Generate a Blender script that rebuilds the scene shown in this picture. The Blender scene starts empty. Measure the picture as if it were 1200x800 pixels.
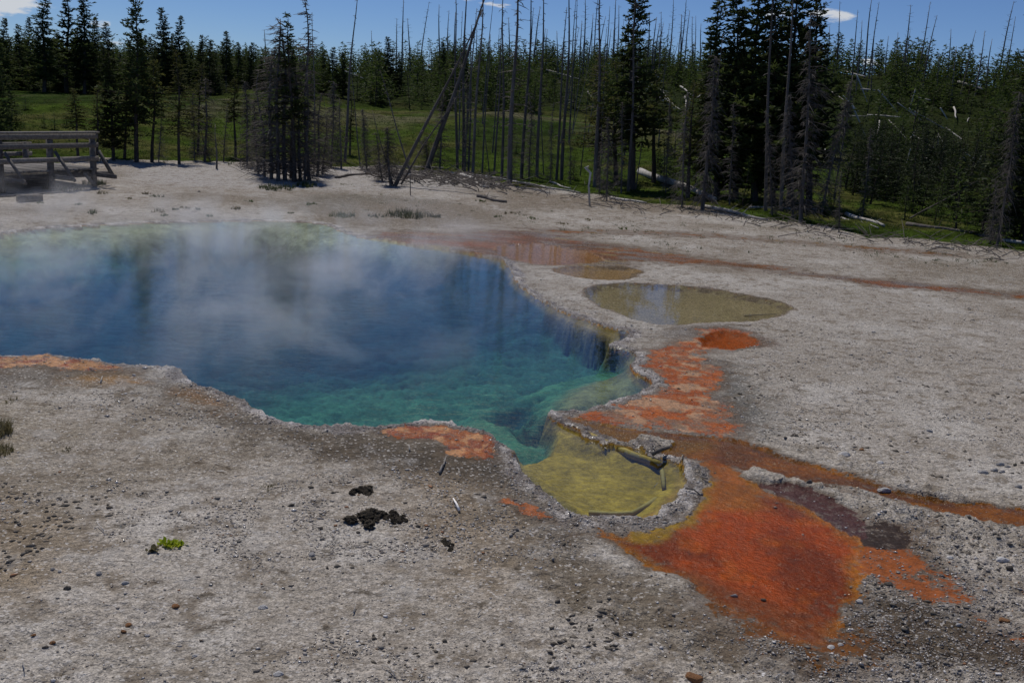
import bpy, math, random
import numpy as np
from mathutils import Vector, Matrix, Quaternion
R = math.radians
random.seed(7); rng = np.random.default_rng(11)
sc = bpy.context.scene
COL = sc.collection

# ------------------------------------------------------------------ camera
F = 1150.0; PITCH = 13.92; ROLL = 3.5; CAMH = 2.6
pr, rr = R(PITCH), R(ROLL)
Fw = np.array([0, math.cos(pr), -math.sin(pr)])
U0 = np.array([0, math.sin(pr), math.cos(pr)]); R0 = np.array([1.0, 0, 0])
Rt = R0*math.cos(rr)+U0*math.sin(rr); Up = U0*math.cos(rr)-R0*math.sin(rr)
cd = bpy.data.cameras.new('camera'); cam = bpy.data.objects.new('camera', cd); COL.objects.link(cam)
cd.sensor_width = 36; cd.lens = 36*F/1200; cd.clip_end = 6000; cd.clip_start = 0.1
M3 = Matrix(((Rt[0], Up[0], -Fw[0]), (Rt[1], Up[1], -Fw[1]), (Rt[2], Up[2], -Fw[2])))
cam.matrix_world = Matrix.Translation((0, 0, CAMH)) @ M3.to_4x4()
sc.camera = cam
CAM = np.array([0, 0, CAMH])

# ------------------------------------------------------------------ light
SUN_EL, SUN_AZ = 60.0, -22.0
w = bpy.data.worlds.new('World'); sc.world = w; w.use_nodes = True
nt = w.node_tree; nt.nodes.clear()
sky = nt.nodes.new('ShaderNodeTexSky'); sky.sky_type = 'NISHITA'; sky.sun_disc = False
sky.sun_elevation = R(SUN_EL); sky.sun_rotation = R(SUN_AZ); sky.altitude = 2400; sky.air_density = 0.9; sky.dust_density = 0.05; sky.ozone_density = 4.0
bg = nt.nodes.new('ShaderNodeBackground'); bg.inputs[1].default_value = 0.058
wo = nt.nodes.new('ShaderNodeOutputWorld')
def wm(op, a=None, b=None, c=None):
    n = nt.nodes.new('ShaderNodeMath'); n.operation = op
    for i, v in enumerate((a, b, c)):
        if v is None: continue
        if isinstance(v, (int, float)): n.inputs[i].default_value = v
        else: nt.links.new(v, n.inputs[i])
    return n.outputs[0]
tc = nt.nodes.new('ShaderNodeTexCoord')
sep = nt.nodes.new('ShaderNodeSeparateXYZ'); nt.links.new(tc.outputs['Generated'], sep.inputs[0])
az = wm('ARCTAN2', sep.outputs[0], sep.outputs[1]); el = wm('ARCSINE', sep.outputs[2])
comb = nt.nodes.new('ShaderNodeCombineXYZ')
nt.links.new(wm('MULTIPLY', az, 1.0), comb.inputs[0]); nt.links.new(wm('MULTIPLY', el, 3.2), comb.inputs[1])
nz = nt.nodes.new('ShaderNodeTexNoise'); nz.inputs['Scale'].default_value = 26; nz.inputs['Detail'].default_value = 7
nz.inputs['Roughness'].default_value = 0.62; nt.links.new(comb.outputs[0], nz.inputs['Vector'])
def px_ray(px, py):
    d = Fw*F+Rt*(px-600)-Up*(py-400); return d/np.linalg.norm(d)
tot = None
# small cumulus and streaks: picture of the sky at these bearings (azimuth, elevation, half sizes in degrees)
CL = [(6, 3, 45, 20, 1.0), (60, -30, 90, 22, 1.0), (563, 3, 40, 4.5, 1.0), (975, 18, 36, 9, 1.0), (912, 16, 26, 8, 0.9), (1020, 73, 20, 5, .9),
      (1132, 107, 30, 5, .9), (52, 10, 30, 8, .8), (135, 48, 16, 9, .8), (118, 28, 12, 6, .5), (700, -60, 140, 14, .8), (300, -170, 160, 40, .9), (1000, -220, 200, 50, .9), (600, -420, 300, 60, .9)]
for (px, py, sx, sy, a) in CL:
    d = px_ray(px, py); a0 = math.atan2(d[0], d[1]); e0 = math.asin(d[2])
    dx = wm('DIVIDE', wm('SUBTRACT', az, a0), sx/F); dy = wm('DIVIDE', wm('SUBTRACT', el, wm('MULTIPLY_ADD', wm('SUBTRACT', az, a0), -0.06, e0)), sy/F)
    r2 = wm('ADD', wm('MULTIPLY', dx, dx), wm('MULTIPLY', dy, dy))
    m = wm('MULTIPLY', wm('MAXIMUM', wm('SUBTRACT', 1.0, r2), 0.0), a)
    tot = m if tot is None else wm('MAXIMUM', tot, m)
cl = wm('SMOOTH_MAX', wm('SUBTRACT', wm('ADD', wm('MULTIPLY', nz.outputs[0], 3.0), wm('MULTIPLY', tot, .9)), 1.95), 0.0, 0.05)
nz2 = nt.nodes.new('ShaderNodeTexNoise'); nz2.inputs['Scale'].default_value = 2.3; nz2.inputs['Detail'].default_value = 6
nt.links.new(comb.outputs[0], nz2.inputs['Vector'])
cl = wm('MINIMUM', wm('MULTIPLY', wm('MULTIPLY', cl, wm('MINIMUM', wm('MULTIPLY', tot, 6.0), 1.0)), 2.4), 0.92)
mixc = nt.nodes.new('ShaderNodeMix'); mixc.data_type = 'RGBA'
tn = nt.nodes.new('ShaderNodeMix'); tn.data_type = 'RGBA'; tn.blend_type = 'MULTIPLY'; tn.inputs[0].default_value = 1; tn.inputs[7].default_value = (.80, .95, 1.22, 1)
nt.links.new(sky.outputs[0], tn.inputs[6]); nt.links.new(cl, mixc.inputs[0]); nt.links.new(tn.outputs[2], mixc.inputs[6]); mixc.inputs[7].default_value = (11.0, 11.4, 12.0, 1)
nt.links.new(mixc.outputs[2], bg.inputs[0]); nt.links.new(bg.outputs[0], wo.inputs[0])
sd = bpy.data.lights.new('sun', 'SUN'); sd.energy = 2.8; sd.angle = R(0.55); sd.color = (1.0, 0.955, 0.90)
so = bpy.data.objects.new('sun', sd); COL.objects.link(so)
sdir = Vector((math.sin(R(SUN_AZ))*math.cos(R(SUN_EL)), math.cos(R(SUN_AZ))*math.cos(R(SUN_EL)), math.sin(R(SUN_EL))))
so.rotation_euler = sdir.to_track_quat('Z', 'Y').to_euler(); so.location = sdir*50
sc.view_settings.view_transform = 'Standard'; sc.view_settings.look = 'None'; sc.view_settings.gamma = 1; sc.view_settings.exposure = -0.08
sc.view_settings.use_curve_mapping = False
sc.cycles.max_bounces = 6; sc.cycles.transparent_max_bounces = 16; sc.cycles.volume_bounces = 1
sc.cycles.volume_step_rate = 2.0; sc.cycles.volume_max_steps = 64
sc.cycles.sample_clamp_indirect = 6; sc.cycles.caustics_reflective = False; sc.cycles.caustics_refractive = False
sc.cycles.use_denoising = True

# ------------------------------------------------------------------ maths helpers
def S(r, g, b, k=0.85):
    c = np.array([r, g, b])/255.0
    return tuple(np.where(c <= .04045, c/12.92, ((c+.055)/1.055)**2.4)/k)
def plane(px, py, z=0.0):
    d = px_ray(px, py); t = (z-CAMH)/d[2]; p = CAM+d*t; return p
def hsh(ix, iy, s):
    h = (ix.astype(np.int64)*374761393+iy.astype(np.int64)*668265263+s*974634777) & 0x7fffffff
    h = ((h ^ (h >> 13))*1274126177) & 0x7fffffff
    return ((h ^ (h >> 16)) & 0xffff)/65535.0
def vn(x, y, s=0):
    ix = np.floor(x); iy = np.floor(y); fx = x-ix; fy = y-iy
    fx = fx*fx*(3-2*fx); fy = fy*fy*(3-2*fy)
    a = hsh(ix, iy, s); b = hsh(ix+1, iy, s); c = hsh(ix, iy+1, s); d = hsh(ix+1, iy+1, s)
    return (a*(1-fx)+b*fx)*(1-fy)+(c*(1-fx)+d*fx)*fy
def fbm(x, y, f, o=4, s=0, g=.5):
    t = 0; a = 1; n = 0
    for k in range(o):
        t = t+a*vn(x*f+17.3*k, y*f-9.1*k, s+k); n += a; a *= g; f *= 2.03
    return t/n
def sst(a, b, x):
    t = np.clip((x-a)/(b-a), 0, 1); return t*t*(3-2*t)
def sdf(X, Y, P):
    """signed distance to polygon (negative inside)"""
    P = np.asarray(P)[:, :2]; n = len(P)
    best = np.full(X.shape, 1e9); ins = np.zeros(X.shape, bool)
    for i in range(n):
        ax, ay = P[i]; bx, by = P[(i+1) % n]; ex, ey = bx-ax, by-ay
        t = np.clip(((X-ax)*ex+(Y-ay)*ey)/(ex*ex+ey*ey+1e-12), 0, 1)
        d = (X-ax-t*ex)**2+(Y-ay-t*ey)**2; best = np.minimum(best, d)
        c = (ay > Y) != (by > Y)
        ins ^= c & (X < (bx-ax)*(Y-ay)/(by-ay+1e-12)+ax)
    return np.where(ins, -1, 1)*np.sqrt(best)
def smooth_poly(P, it=1, z=0.0):
    W = np.array([plane(a, b, z)[:2] for a, b in P])
    for _ in range(it):
        Q = np.roll(W, -1, 0); W = np.stack([W*.75+Q*.25, W*.25+Q*.75], 1).reshape(-1, 2)
    return W
def sdf_box(X, Y, W, m=3.0):
    """sdf evaluated only near the polygon"""
    out = np.full(X.shape, 9.0)
    k = (X > W[:, 0].min()-m) & (X < W[:, 0].max()+m) & (Y > W[:, 1].min()-m) & (Y < W[:, 1].max()+m)
    if k.any(): out[k] = sdf(X[k], Y[k], W)
    return out

# ------------------------------------------------------------------ traced ground outlines (photo pixels -> ground plane)
POOL = [(-60, 283), (0, 275), (30, 271), (60, 268), (100, 265), (150, 263), (200, 261), (250, 260), (300, 259), (340, 260), (370, 262), (393, 267),
 (400, 273), (420, 279), (450, 282), (480, 287), (520, 293), (560, 299), (588, 306), (598, 315), (604, 322), (604, 331), (612, 338), (622, 345), (640, 356),
 (660, 366), (690, 376), (715, 384), (737, 389), (725, 399), (711, 403), (730, 409), (747, 418), (744, 427), (746, 438), (766, 449), (746, 460), (720, 472), (690, 481),
 (667, 481), (646, 486), (650, 494), (665, 500), (685, 511), (715, 520), (740, 526), (755, 527), (767, 536), (782, 539), (800, 545), (804, 557), (801, 572), (792, 580),
 (780, 590), (775, 602), (765, 609), (745, 608), (720, 607), (695, 611), (670, 602), (660, 592), (655, 585), (642, 575), (627, 565), (614, 555), (605, 540), (597, 527),
 (586, 515), (575, 507), (555, 501), (530, 498), (512, 495), (480, 497), (455, 499), (420, 500), (390, 500), (355, 499), (330, 494), (312, 487), (297, 480), (287, 469),
 (275, 462), (250, 456), (230, 451), (215, 442), (207, 432), (195, 430), (150, 428), (125, 425), (100, 421), (75, 418), (37, 417), (0, 416), (-100, 412), (-260, 400), (-380, 350), (-260, 310)]
POOLW = smooth_poly(POOL, 1)
# mats: (outline, colour, edge softness m, noise, wetness, level or None)
MATS = {
 'big_orange': ([(690, 617), (715, 622), (745, 624), (775, 622), (800, 615), (815, 600), (824, 585), (818, 570), (822, 550), (824, 540), (835, 530), (860, 545), (880, 560), (905, 575), (940, 592), (980, 612), (1003, 632), (1012, 650), (1008, 680), (998, 705), (985, 728), (978, 752), (962, 765), (920, 750), (880, 727), (840, 703), (800, 680), (770, 662), (740, 645), (715, 632)],
   S(182, 66, 14), .05, .10, .9, .012),
 'channel': ([(652, 488), (690, 492), (730, 503), (770, 504), (800, 507), (850, 514), (900, 528), (950, 547), (1000, 560), (1050, 572), (1100, 580), (1200, 597), (1300, 612), (1300, 632), (1200, 613), (1150, 607), (1100, 599), (1060, 588), (1030, 577), (1000, 569), (960, 561), (930, 556), (900, 552), (860, 545), (828, 538), (800, 533), (760, 523), (720, 516), (690, 508), (664, 497)],
   S(152, 84, 20), .03, .05, .9, .008),
 'upper_mat': ([(748, 432), (758, 410), (775, 400), (800, 396), (818, 386), (850, 385), (878, 391), (890, 400), (872, 410), (835, 413), (816, 416), (832, 426), (842, 440), (838, 452), (826, 465), (846, 480), (858, 495), (870, 508), (850, 510), (820, 505), (780, 500), (750, 497), (720, 500), (700, 493), (680, 487), (700, 478), (740, 464), (772, 453), (760, 442)],
   S(168, 94, 58), .09, .30, .7, .03),
 'near_lip': ([(448, 503), (480, 498), (512, 496), (545, 501), (575, 508), (590, 518), (582, 527), (560, 530), (535, 526), (520, 515), (500, 512), (480, 511), (460, 510)],
   S(160, 88, 58), .05, .14, .85, .02),
 'left_lip': ([(-60, 412), (0, 417), (75, 419), (125, 427), (150, 431), (130, 434), (90, 432), (60, 429), (30, 428), (0, 432), (-60, 436)], S(170, 116, 90), .12, .30, .85, .03),
 'far_mat': ([(430, 273), (470, 271), (540, 275), (575, 268), (640, 270), (700, 287), (760, 292), (800, 299), (850, 304), (900, 310), (1000, 325), (1100, 336), (1150, 341), (1300, 354), (1300, 358), (1150, 346), (1080, 342), (980, 328), (900, 320), (850, 314), (820, 312), (795, 312), (770, 308), (750, 311), (720, 313), (700, 312), (650, 314), (610, 311), (590, 305), (560, 299), (520, 292), (480, 286), (450, 281)],
   S(132, 76, 44), .20, .70, .75, .035),
 'far_line': ([(555, 276), (600, 270), (640, 269), (700, 271), (820, 275), (900, 283), (960, 288), (1040, 296), (1120, 303), (1120, 306), (1040, 300), (960, 292), (900, 287), (820, 279), (700, 276), (640, 275), (600, 276)],
   S(128, 82, 50), .25, .6, .5, .035),
 'small_spill': ([(590, 585), (625, 590), (650, 598), (655, 606), (630, 608), (605, 602)], S(165, 90, 60), .04, .16, .8, .03),
 'lower_stream': ([(1008, 640), (1030, 640), (1045, 650), (1040, 672), (1075, 680), (1110, 692), (1150, 708), (1200, 728), (1300, 765), (1300, 800), (1200, 765), (1170, 755), (1140, 730), (1100, 715), (1060, 702), (1035, 690), (1020, 668)],
   S(150, 80, 56), .12, .75, .5, .025),
 'bottom_spill': ([(960, 745), (985, 745), (1015, 750), (1018, 762), (990, 772), (960, 768), (900, 748), (850, 720), (820, 700), (840, 700), (900, 735)], S(112, 68, 40), .12, .3, .6, .02),
 'maroon': ([(885, 556), (915, 552), (950, 562), (985, 575), (1012, 592), (1018, 612), (1012, 632), (990, 622), (955, 600), (925, 586), (900, 572)], S(80, 48, 58), .07, .2, .7, .02),
 'maroon_tail': ([(1020, 620), (1050, 600), (1090, 590), (1098, 598), (1070, 612), (1045, 630), (1030, 645), (1015, 640)], S(62, 48, 56), .08, .4, .5, .03),
}
PONDS = {  # shallow ponds: outline, bed colour, depth
 'pond_brown': ([(580, 288), (620, 285), (660, 289), (692, 296), (709, 303), (702, 308), (660, 311), (625, 309), (597, 303), (578, 295)], S(128, 94, 58), .04),
 'pond_small': ([(645, 315), (680, 312), (705, 311), (740, 313), (753, 318), (745, 325), (720, 329), (690, 326), (662, 322)], S(132, 112, 80), .05),
 'pond_olive': ([(680, 344), (690, 337), (710, 332), (745, 331), (790, 335), (830, 337), (870, 345), (910, 352), (934, 362), (908, 371), (870, 376), (820, 377), (790, 380), (760, 378), (730, 370), (700, 357)], S(122, 114, 88), .06),
 'pond_rust': ([(814, 396), (828, 388), (858, 388), (883, 396), (889, 402), (870, 408), (840, 407), (820, 404)], S(134, 66, 18), .05),
}
ZONES = [  # dry ground colours: outline, colour, softness, strength, wet
 ([(190, 440), (290, 485), (400, 505), (600, 525), (660, 600), (730, 650), (660, 665), (600, 630), (520, 575), (430, 548), (350, 530), (270, 505), (190, 462), (100, 447)], S(84, 75, 63), .45, .9, .14),
 ([(-60, 432), (0, 430), (150, 434), (200, 442), (150, 455), (60, 450), (0, 462), (-60, 462)], S(100, 94, 86), .35, .8, .1),
 ([(85, 440), (150, 437), (180, 445), (140, 452), (95, 452)], S(146, 112, 68), .2, .8, 0),
 ([(190, 452), (240, 458), (270, 480), (230, 470)], S(140, 108, 76), .15, .6, 0),
 ([(828, 420), (862, 430), (905, 470), (905, 512), (850, 506), (825, 462)], S(98, 96, 90), .3, .85, .2),
 ([(885, 392), (905, 398), (910, 405), (885, 408)], S(96, 78, 66), .12, .8, .2),
 ([(770, 382), (840, 380), (890, 388), (860, 392), (800, 396), (760, 396)], S(110, 104, 98), .15, .7, .2),
 ([(1000, 690), (1060, 700), (1150, 725), (1200, 745), (1260, 800), (1100, 775), (1000, 775), (960, 800), (880, 770), (975, 755)], S(70, 59, 47), .12, .95, .25),
 ([(1010, 640), (1060, 620), (1110, 640), (1130, 690), (1060, 685), (1030, 670)], S(110, 98, 84), .15, .8, .1),
 ([(-60, 600), (60, 600), (130, 620), (60, 700), (-60, 730)], S(128, 113, 92), .4, .8, 0),
 ([(470, 560), (560, 560), (620, 640), (560, 700), (500, 640)], S(134, 119, 99), .4, .75, 0),
 ([(620, 640), (700, 655), (790, 690), (900, 760), (860, 780), (740, 730), (640, 690)], S(102, 92, 77), .3, .85, .1),
 ([(560, 245), (700, 250), (900, 262), (1050, 282), (1200, 305), (1300, 315), (1300, 300), (1200, 288), (1050, 270), (900, 248), (700, 236), (560, 222)], S(118, 107, 92), .9, .9, 0),
 ([(340, 232), (420, 226), (560, 240), (560, 262), (430, 262), (360, 250)], S(104, 98, 86), .6, .8, 0),
 ([(180, 196), (300, 200), (560, 208), (590, 222), (480, 226), (300, 222), (150, 215)], S(162, 157, 151), .8, .9, 0),
 ([(380, 240), (560, 236), (620, 255), (540, 272), (430, 268), (380, 258)], S(118, 108, 94), .8, .9, 0),
 ([(300, 505), (420, 512), (520, 525), (600, 545), (560, 560), (420, 535)], S(72, 65, 56), .25, .75, .15),
 ([(-60, 480), (20, 470), (30, 520), (-20, 545)], S(120, 108, 84), .4, .7, 0),
]
# bed of the spring: outline at its depth, depth, colour, softness
BED = [
 ([(250, 470), (320, 455), (420, 440), (520, 425), (600, 405), (680, 392), (760, 400), (800, 470), (700, 520), (640, 560), (560, 520), (400, 520), (290, 500)], -.42, .46, (.035, .125, .095), .9),
 ([(300, 480), (380, 468), (520, 458), (600, 450), (600, 500), (420, 515), (330, 505)], -.4, .42, (.05, .17, .11), .6),
 ([(-100, 285), (60, 280), (140, 286), (160, 300), (60, 315), (-100, 325)], -.3, .3, (.09, .20, .14), .8),
 ([(540, 500), (560, 478), (600, 462), (640, 446), (700, 430), (735, 428), (765, 445), (765, 460), (700, 486), (655, 492), (655, 512), (650, 535), (625, 555), (590, 540), (560, 512)], -.26, .25, (.060, .185, .105), .22),
 ([(570, 498), (600, 486), (628, 492), (625, 512), (600, 520), (580, 512)], -.45, .5, (.008, .060, .062), .16),
 ([(612, 520), (640, 515), (646, 530), (632, 548), (612, 540)], -.45, .5, (.008, .055, .045), .12),
 ([(672, 452), (700, 440), (735, 436), (765, 445), (764, 455), (720, 474), (680, 483), (655, 486), (650, 475)], -.14, .14, (.20, .21, .10), .2),
 ([(716, 388), (735, 387), (728, 398), (722, 402), (708, 402)], -.05, .06, S(150, 132, 92), .06),
 ([(588, 306), (606, 318), (618, 340), (612, 341), (600, 330), (594, 316)], -.04, .06, S(150, 118, 66), .06),
 ([(640, 358), (690, 378), (728, 391), (716, 396), (680, 382), (636, 363)], -.03, .05, S(140, 120, 80), .04),
 ([(604, 545), (625, 535), (640, 528), (652, 500), (665, 498), (700, 512), (760, 524), (808, 540), (810, 580), (790, 612), (700, 616), (655, 596), (625, 572), (608, 560)], -.1, .11, (.36, .25, .034), .08),
 ([(652, 494), (668, 502), (700, 521), (740, 538), (770, 550), (766, 556), (735, 546), (695, 530), (660, 514)], -.12, .2, (.10, .085, .035), .025),  # sunken log's near-side shadow, painted as a dark olive, deeper strip
 ([(655, 492), (668, 503), (690, 515), (672, 520), (655, 512)], -.3, .35, (.03, .05, .04), .05),
 ([(668, 600), (695, 604), (760, 604), (790, 585), (802, 560), (812, 560), (810, 590), (770, 616), (690, 618), (660, 604)], -.06, .08, (.32, .16, .022), .06),
]

# ------------------------------------------------------------------ terrain rings (bearing profile at set distances)
KX = [-500, -200, 0, 150, 300, 450, 600, 750, 900, 1050, 1200, 1400, 1800]
YA = [190, 190, 190, 190, 192, 200, 216, 241, 260, 281, 298, 322, 360]
def ring_z(y_list, dist):
    azs, zs = [], []
    for x, y in zip(KX, y_list):
        d = px_ray(x, y); h = math.hypot(d[0], d[1]); azs.append(math.atan2(d[0], d[1])); zs.append(CAMH+d[2]/h*dist)
    return np.array(azs), np.array(zs)
rA_az, rA = [], []
for x, y in zip(KX, YA):
    p = plane(x, y, .12); rA_az.append(math.atan2(p[0], p[1])); rA.append(math.hypot(p[0], p[1]))
RINGS = [(50, [110, 109, 108, 110, 119, 130, 141, 154, 176, 196, 216, 230, 250]),
         (60, [110, 109, 107, 108, 116, 127, 138, 150, 165, 180, 196, 215, 235]),
         (85, [98, 98, 97, 99, 102, 106, 108, 112, 122, 134, 150, 170, 190]),
         (115, [85, 86, 88, 88, 88, 84, 82, 82, 86, 91, 110, 130, 150]),
         (180, [88, 90, 92, 94, 95, 92, 94, 96, 100, 108, 125, 145, 165])]
RZ = [(d,)+ring_z(y, d) for d, y in RINGS]
def h0(X, Y):
    a = np.arctan2(X, Y); r = np.hypot(X, Y)
    back = np.abs(a) > 1.0
    a = np.clip(a, -.75, .75)
    ra = np.interp(a, rA_az, rA)
    zA = .12+0*a
    z = np.where(r < ra, .12*sst(.72, 1.0, r/ra), 0)
    pr_, pz = ra, zA
    for d, aa, zz in RZ:
        z1 = np.interp(a, aa, zz); m = (r >= pr_) & (r < d)
        t = np.clip((r-pr_)/np.maximum(d-pr_, .1), 0, 1)
        t2 = t*.6+.4*t*t*(3-2*t)
        z = np.where(m, pz+(z1-pz)*t2, z); pr_, pz = d+0*r, z1
    z = np.where(r >= 180, pz-(r-180)*.012, z)
    return np.where(back, np.minimum(z, .1), z)

# grid: dense bearings in front, coarse behind; distance rows even in look-down angle
a_in = np.linspace(-.56, .56, 900); a_l = -.56-np.cumsum(np.linspace(.002, .09, 60)); a_l = a_l[a_l > -math.pi+.02]; a_r = -a_l
AZ = np.concatenate([[-math.pi], a_l[::-1], a_in, a_r, [math.pi]])
ang = np.linspace(math.atan2(CAMH, 3.6), math.atan2(CAMH, 29.0), 520)
RD = np.concatenate([[.05, .5, 1, 1.6, 2.2, 2.7, 3.1, 3.4], CAMH/np.tan(ang), 29*(180/29)**(np.arange(1, 130)/129), [230, 320, 500, 900, 1700, 3000, 5000]])
GA, GR = np.meshgrid(AZ, RD); X = np.sin(GA)*GR; Y = np.cos(GA)*GR
near = (GR < 42) & (np.abs(GA) < 1.2)
xn, yn = X[near], Y[near]
Z = h0(X, Y)
ra_all = np.interp(np.clip(GA, -.75, .75), rA_az, rA)
wob = (fbm(X, Y, .45, 3, 5)-.5)*3.0
grass = sst(-.6, .6, GR-ra_all+wob)
Z += grass*(fbm(X, Y, .12, 4, 21)-.5)*1.5*sst(24, 60, GR)
Z += grass*(fbm(X, Y, 1.1, 3, 22)-.5)*.16
N = xn.size
wx = xn+(fbm(xn, yn, 3.0, 5, 31, .62)-.5)*.24; wy = yn+(fbm(xn, yn, 3.0, 5, 41, .62)-.5)*.24
d = sdf_box(wx, wy, POOLW, 6.0)                      # spring edge distance
n1 = fbm(xn, yn, 1.3, 4, 1); n2 = fbm(xn, yn, 7, 4, 2); n3 = fbm(xn, yn, 22, 3, 3)
sinter = np.array(S(152, 144, 133)); light = np.array(S(171, 165, 156)); dark = np.array(S(120, 110, 95))
base = sinter[None]*np.ones((N, 1))
base = base+(light-sinter)[None]*sst(.5, .75, n1)[:, None]*.8
base = base+(dark-sinter)[None]*(sst(.50, .78, fbm(xn, yn, .55, 5, 7, .6)))[:, None]*.8
wet = np.zeros(N); lvl = .026*sst(0, .9, d)+.008
for P, c, s, k, wv in ZONES:
    W = smooth_poly(P, 1, .03); q = sdf_box(wx, wy, W, s*2+1)
    m = sst(s, -s, q+(n2-.5)*s*1.6+(n1-.5)*s*1.2)*k
    base = base*(1-m)[:, None]+np.array(c)[None]*m[:, None]; wet = np.maximum(wet, m*wv)
matf = np.full(N, -9.0); matc = np.zeros((N, 3))+np.array(S(160, 90, 50)); mwet = np.zeros(N); best = np.full(N, 9e9)
lowr = sst(.4, -.3, sdf_box(xn, yn, smooth_poly([(640, 610), (720, 650), (820, 720), (960, 770), (1000, 700), (1030, 600), (1120, 590), (1300, 640), (1300, 900), (600, 900), (640, 700)], 0), 2))
rough = .35+.65*sst(.45, .7, fbm(xn, yn, .6, 3, 9))+lowr*.9
far_k = sst(12, 20, np.hypot(xn, yn))
SD = {}; win = np.full(N, -1); WI = {k: i for i, k in enumerate(MATS)}
for nm, (P, c, s, k, wv, lv) in MATS.items():
    W = smooth_poly(P, 1, .03); q = sdf_box(wx, wy, W, 2.0); SD[nm] = q
    st = fbm(xn*.35, yn*1.6, 1.4, 4, 13)            # flow-stretched break-up
    qq = q+(n2-.5)*k*.5+(st-.5)*k*1.5+{'far_mat': .13, 'far_line': .16, 'lower_stream': .13, 'upper_mat': .03, 'channel': -.02}.get(nm, 0)
    f = -qq/s
    upd = f > matf
    matf = np.where(upd, f, matf); win[upd] = WI[nm]
    matc[upd] = np.array(c)
    mwet = np.where(upd, wv, mwet)
    m = sst(s*1.3, -s*.6, q)
    lvl = lvl*(1-m)+lv*m
mt = lambda q, a, b: sst(b, a, q)[:, None]
# colour variety inside the mats
q = SD['big_orange']; inn = (win == WI['big_orange'])
v = fbm(xn, yn, 2.2, 4, 51)
tan_c = np.array(S(186, 116, 52)); deep = np.array(S(140, 50, 8)); bright = np.array(S(196, 84, 16))
cc = matc.copy()
m = inn.astype(float)*sst(.42, .62, v); cc = cc*(1-m)[:, None]+deep*m[:, None]
m = inn*sst(-.12, -.01, q)*.45; cc = cc*(1-m)[:, None]+tan_c*m[:, None]
m = inn*sst(.55, .75, fbm(xn, yn, 6, 3, 52))*.5; cc = cc*(1-m)[:, None]+bright*m[:, None]
W = smooth_poly([(790, 590), (826, 560), (822, 545), (860, 545), (900, 570), (880, 600), (830, 600)], 1, .02); qb = sdf_box(wx, wy, W, 2)
m = inn*sst(.12, -.08, qb+(n2-.5)*.2)*.55; cc = cc*(1-m)[:, None]+np.array(S(190, 104, 66))*m[:, None]
W = smooth_poly([(745, 618), (790, 605), (812, 580), (806, 555), (832, 552), (835, 590), (815, 618), (780, 636), (735, 634)], 1, .02); qt = sdf_box(wx, wy, W, 2)
m = inn*sst(.05, -.05, qt+(n2-.5)*.12)*.8; cc = cc*(1-m)[:, None]+np.array(S(176, 122, 66))*m[:, None]
q = np.where(win == WI['channel'], SD['channel'], 9)
v2 = fbm(xn, yn, 4, 4, 53)
m = (q < .05)*sst(.45, .62, v2)*.8; cc = cc*(1-m)[:, None]+np.array(S(120, 70, 26))*m[:, None]
m = (q < .05)*sst(.55, .35, v2)*.5; cc = cc*(1-m)[:, None]+np.array(S(176, 102, 22))*m[:, None]
W = smooth_poly([(650, 487), (760, 505), (800, 512), (850, 520), (800, 535), (700, 515)], 1, .02); qc = sdf_box(wx, wy, W, 2)
m = (q < .05)*sst(.1, -.1, qc)*.7; cc = cc*(1-m)[:, None]+np.array(S(150, 104, 42))*m[:, None]
q = SD['upper_mat']; u = (win == WI['upper_mat'])
for thr, sd_, cx, kk in ((.46, 61, S(158, 76, 30), .9), (.53, 62, S(188, 146, 124), .8), (.56, 63, S(176, 88, 36), .8), (.57, 64, S(132, 108, 96), .7)):
    m = u*sst(thr, thr+.08, fbm(xn, yn*1.5, 5.5, 4, sd_))*kk; cc = cc*(1-m)[:, None]+np.array(cx)*m[:, None]
u = (win == WI['far_mat']) | (win == WI['far_line'])
for thr, sd_, cx, kk in ((.50, 71, S(136, 72, 36), .8), (.50, 72, S(104, 68, 46), .75), (.56, 73, S(150, 124, 98), .8)):
    m = u*sst(thr, thr+.1, fbm(xn*.5, yn*1.3, 1.6, 4, sd_))*kk; cc = cc*(1-m)[:, None]+np.array(cx)*m[:, None]
q = np.minimum(SD['near_lip'], SD['left_lip'])
for thr, sd_, cx, kk in ((.52, 75, S(200, 140, 118), .8), (.55, 76, S(140, 60, 36), .8)):
    m = (q < .2)*sst(thr, thr+.08, fbm(xn, yn, 8, 3, sd_))*kk; cc = cc*(1-m)[:, None]+np.array(cx)*m[:, None]
matc = cc*np.where((win == WI['big_orange'])[:, None], np.array([.66, .98, .22]), np.array([.84, .95, .58]))
matc = np.where((win == WI['upper_mat'])[:, None], cc*np.array([.80, .86, .70]), matc)
matc = np.where((win == WI['channel'])[:, None], cc*np.array([.60, .70, .35]), matc)
q = SD['big_orange']
W = smooth_poly([(800, 668), (860, 685), (930, 712), (990, 735), (985, 775), (920, 760), (840, 715), (780, 675)], 1, .02); qd = sdf_box(wx, wy, W, 2)
m = ((q < .2) | (win == WI['bottom_spill']))*sst(.15, -.1, qd+(n2-.5)*.2)*.75; matc = matc*(1-m)[:, None]+np.array(S(112, 66, 34))*m[:, None]*.9
base = base*(1+.14*sst(11, 6, yn))[:, None]
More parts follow.
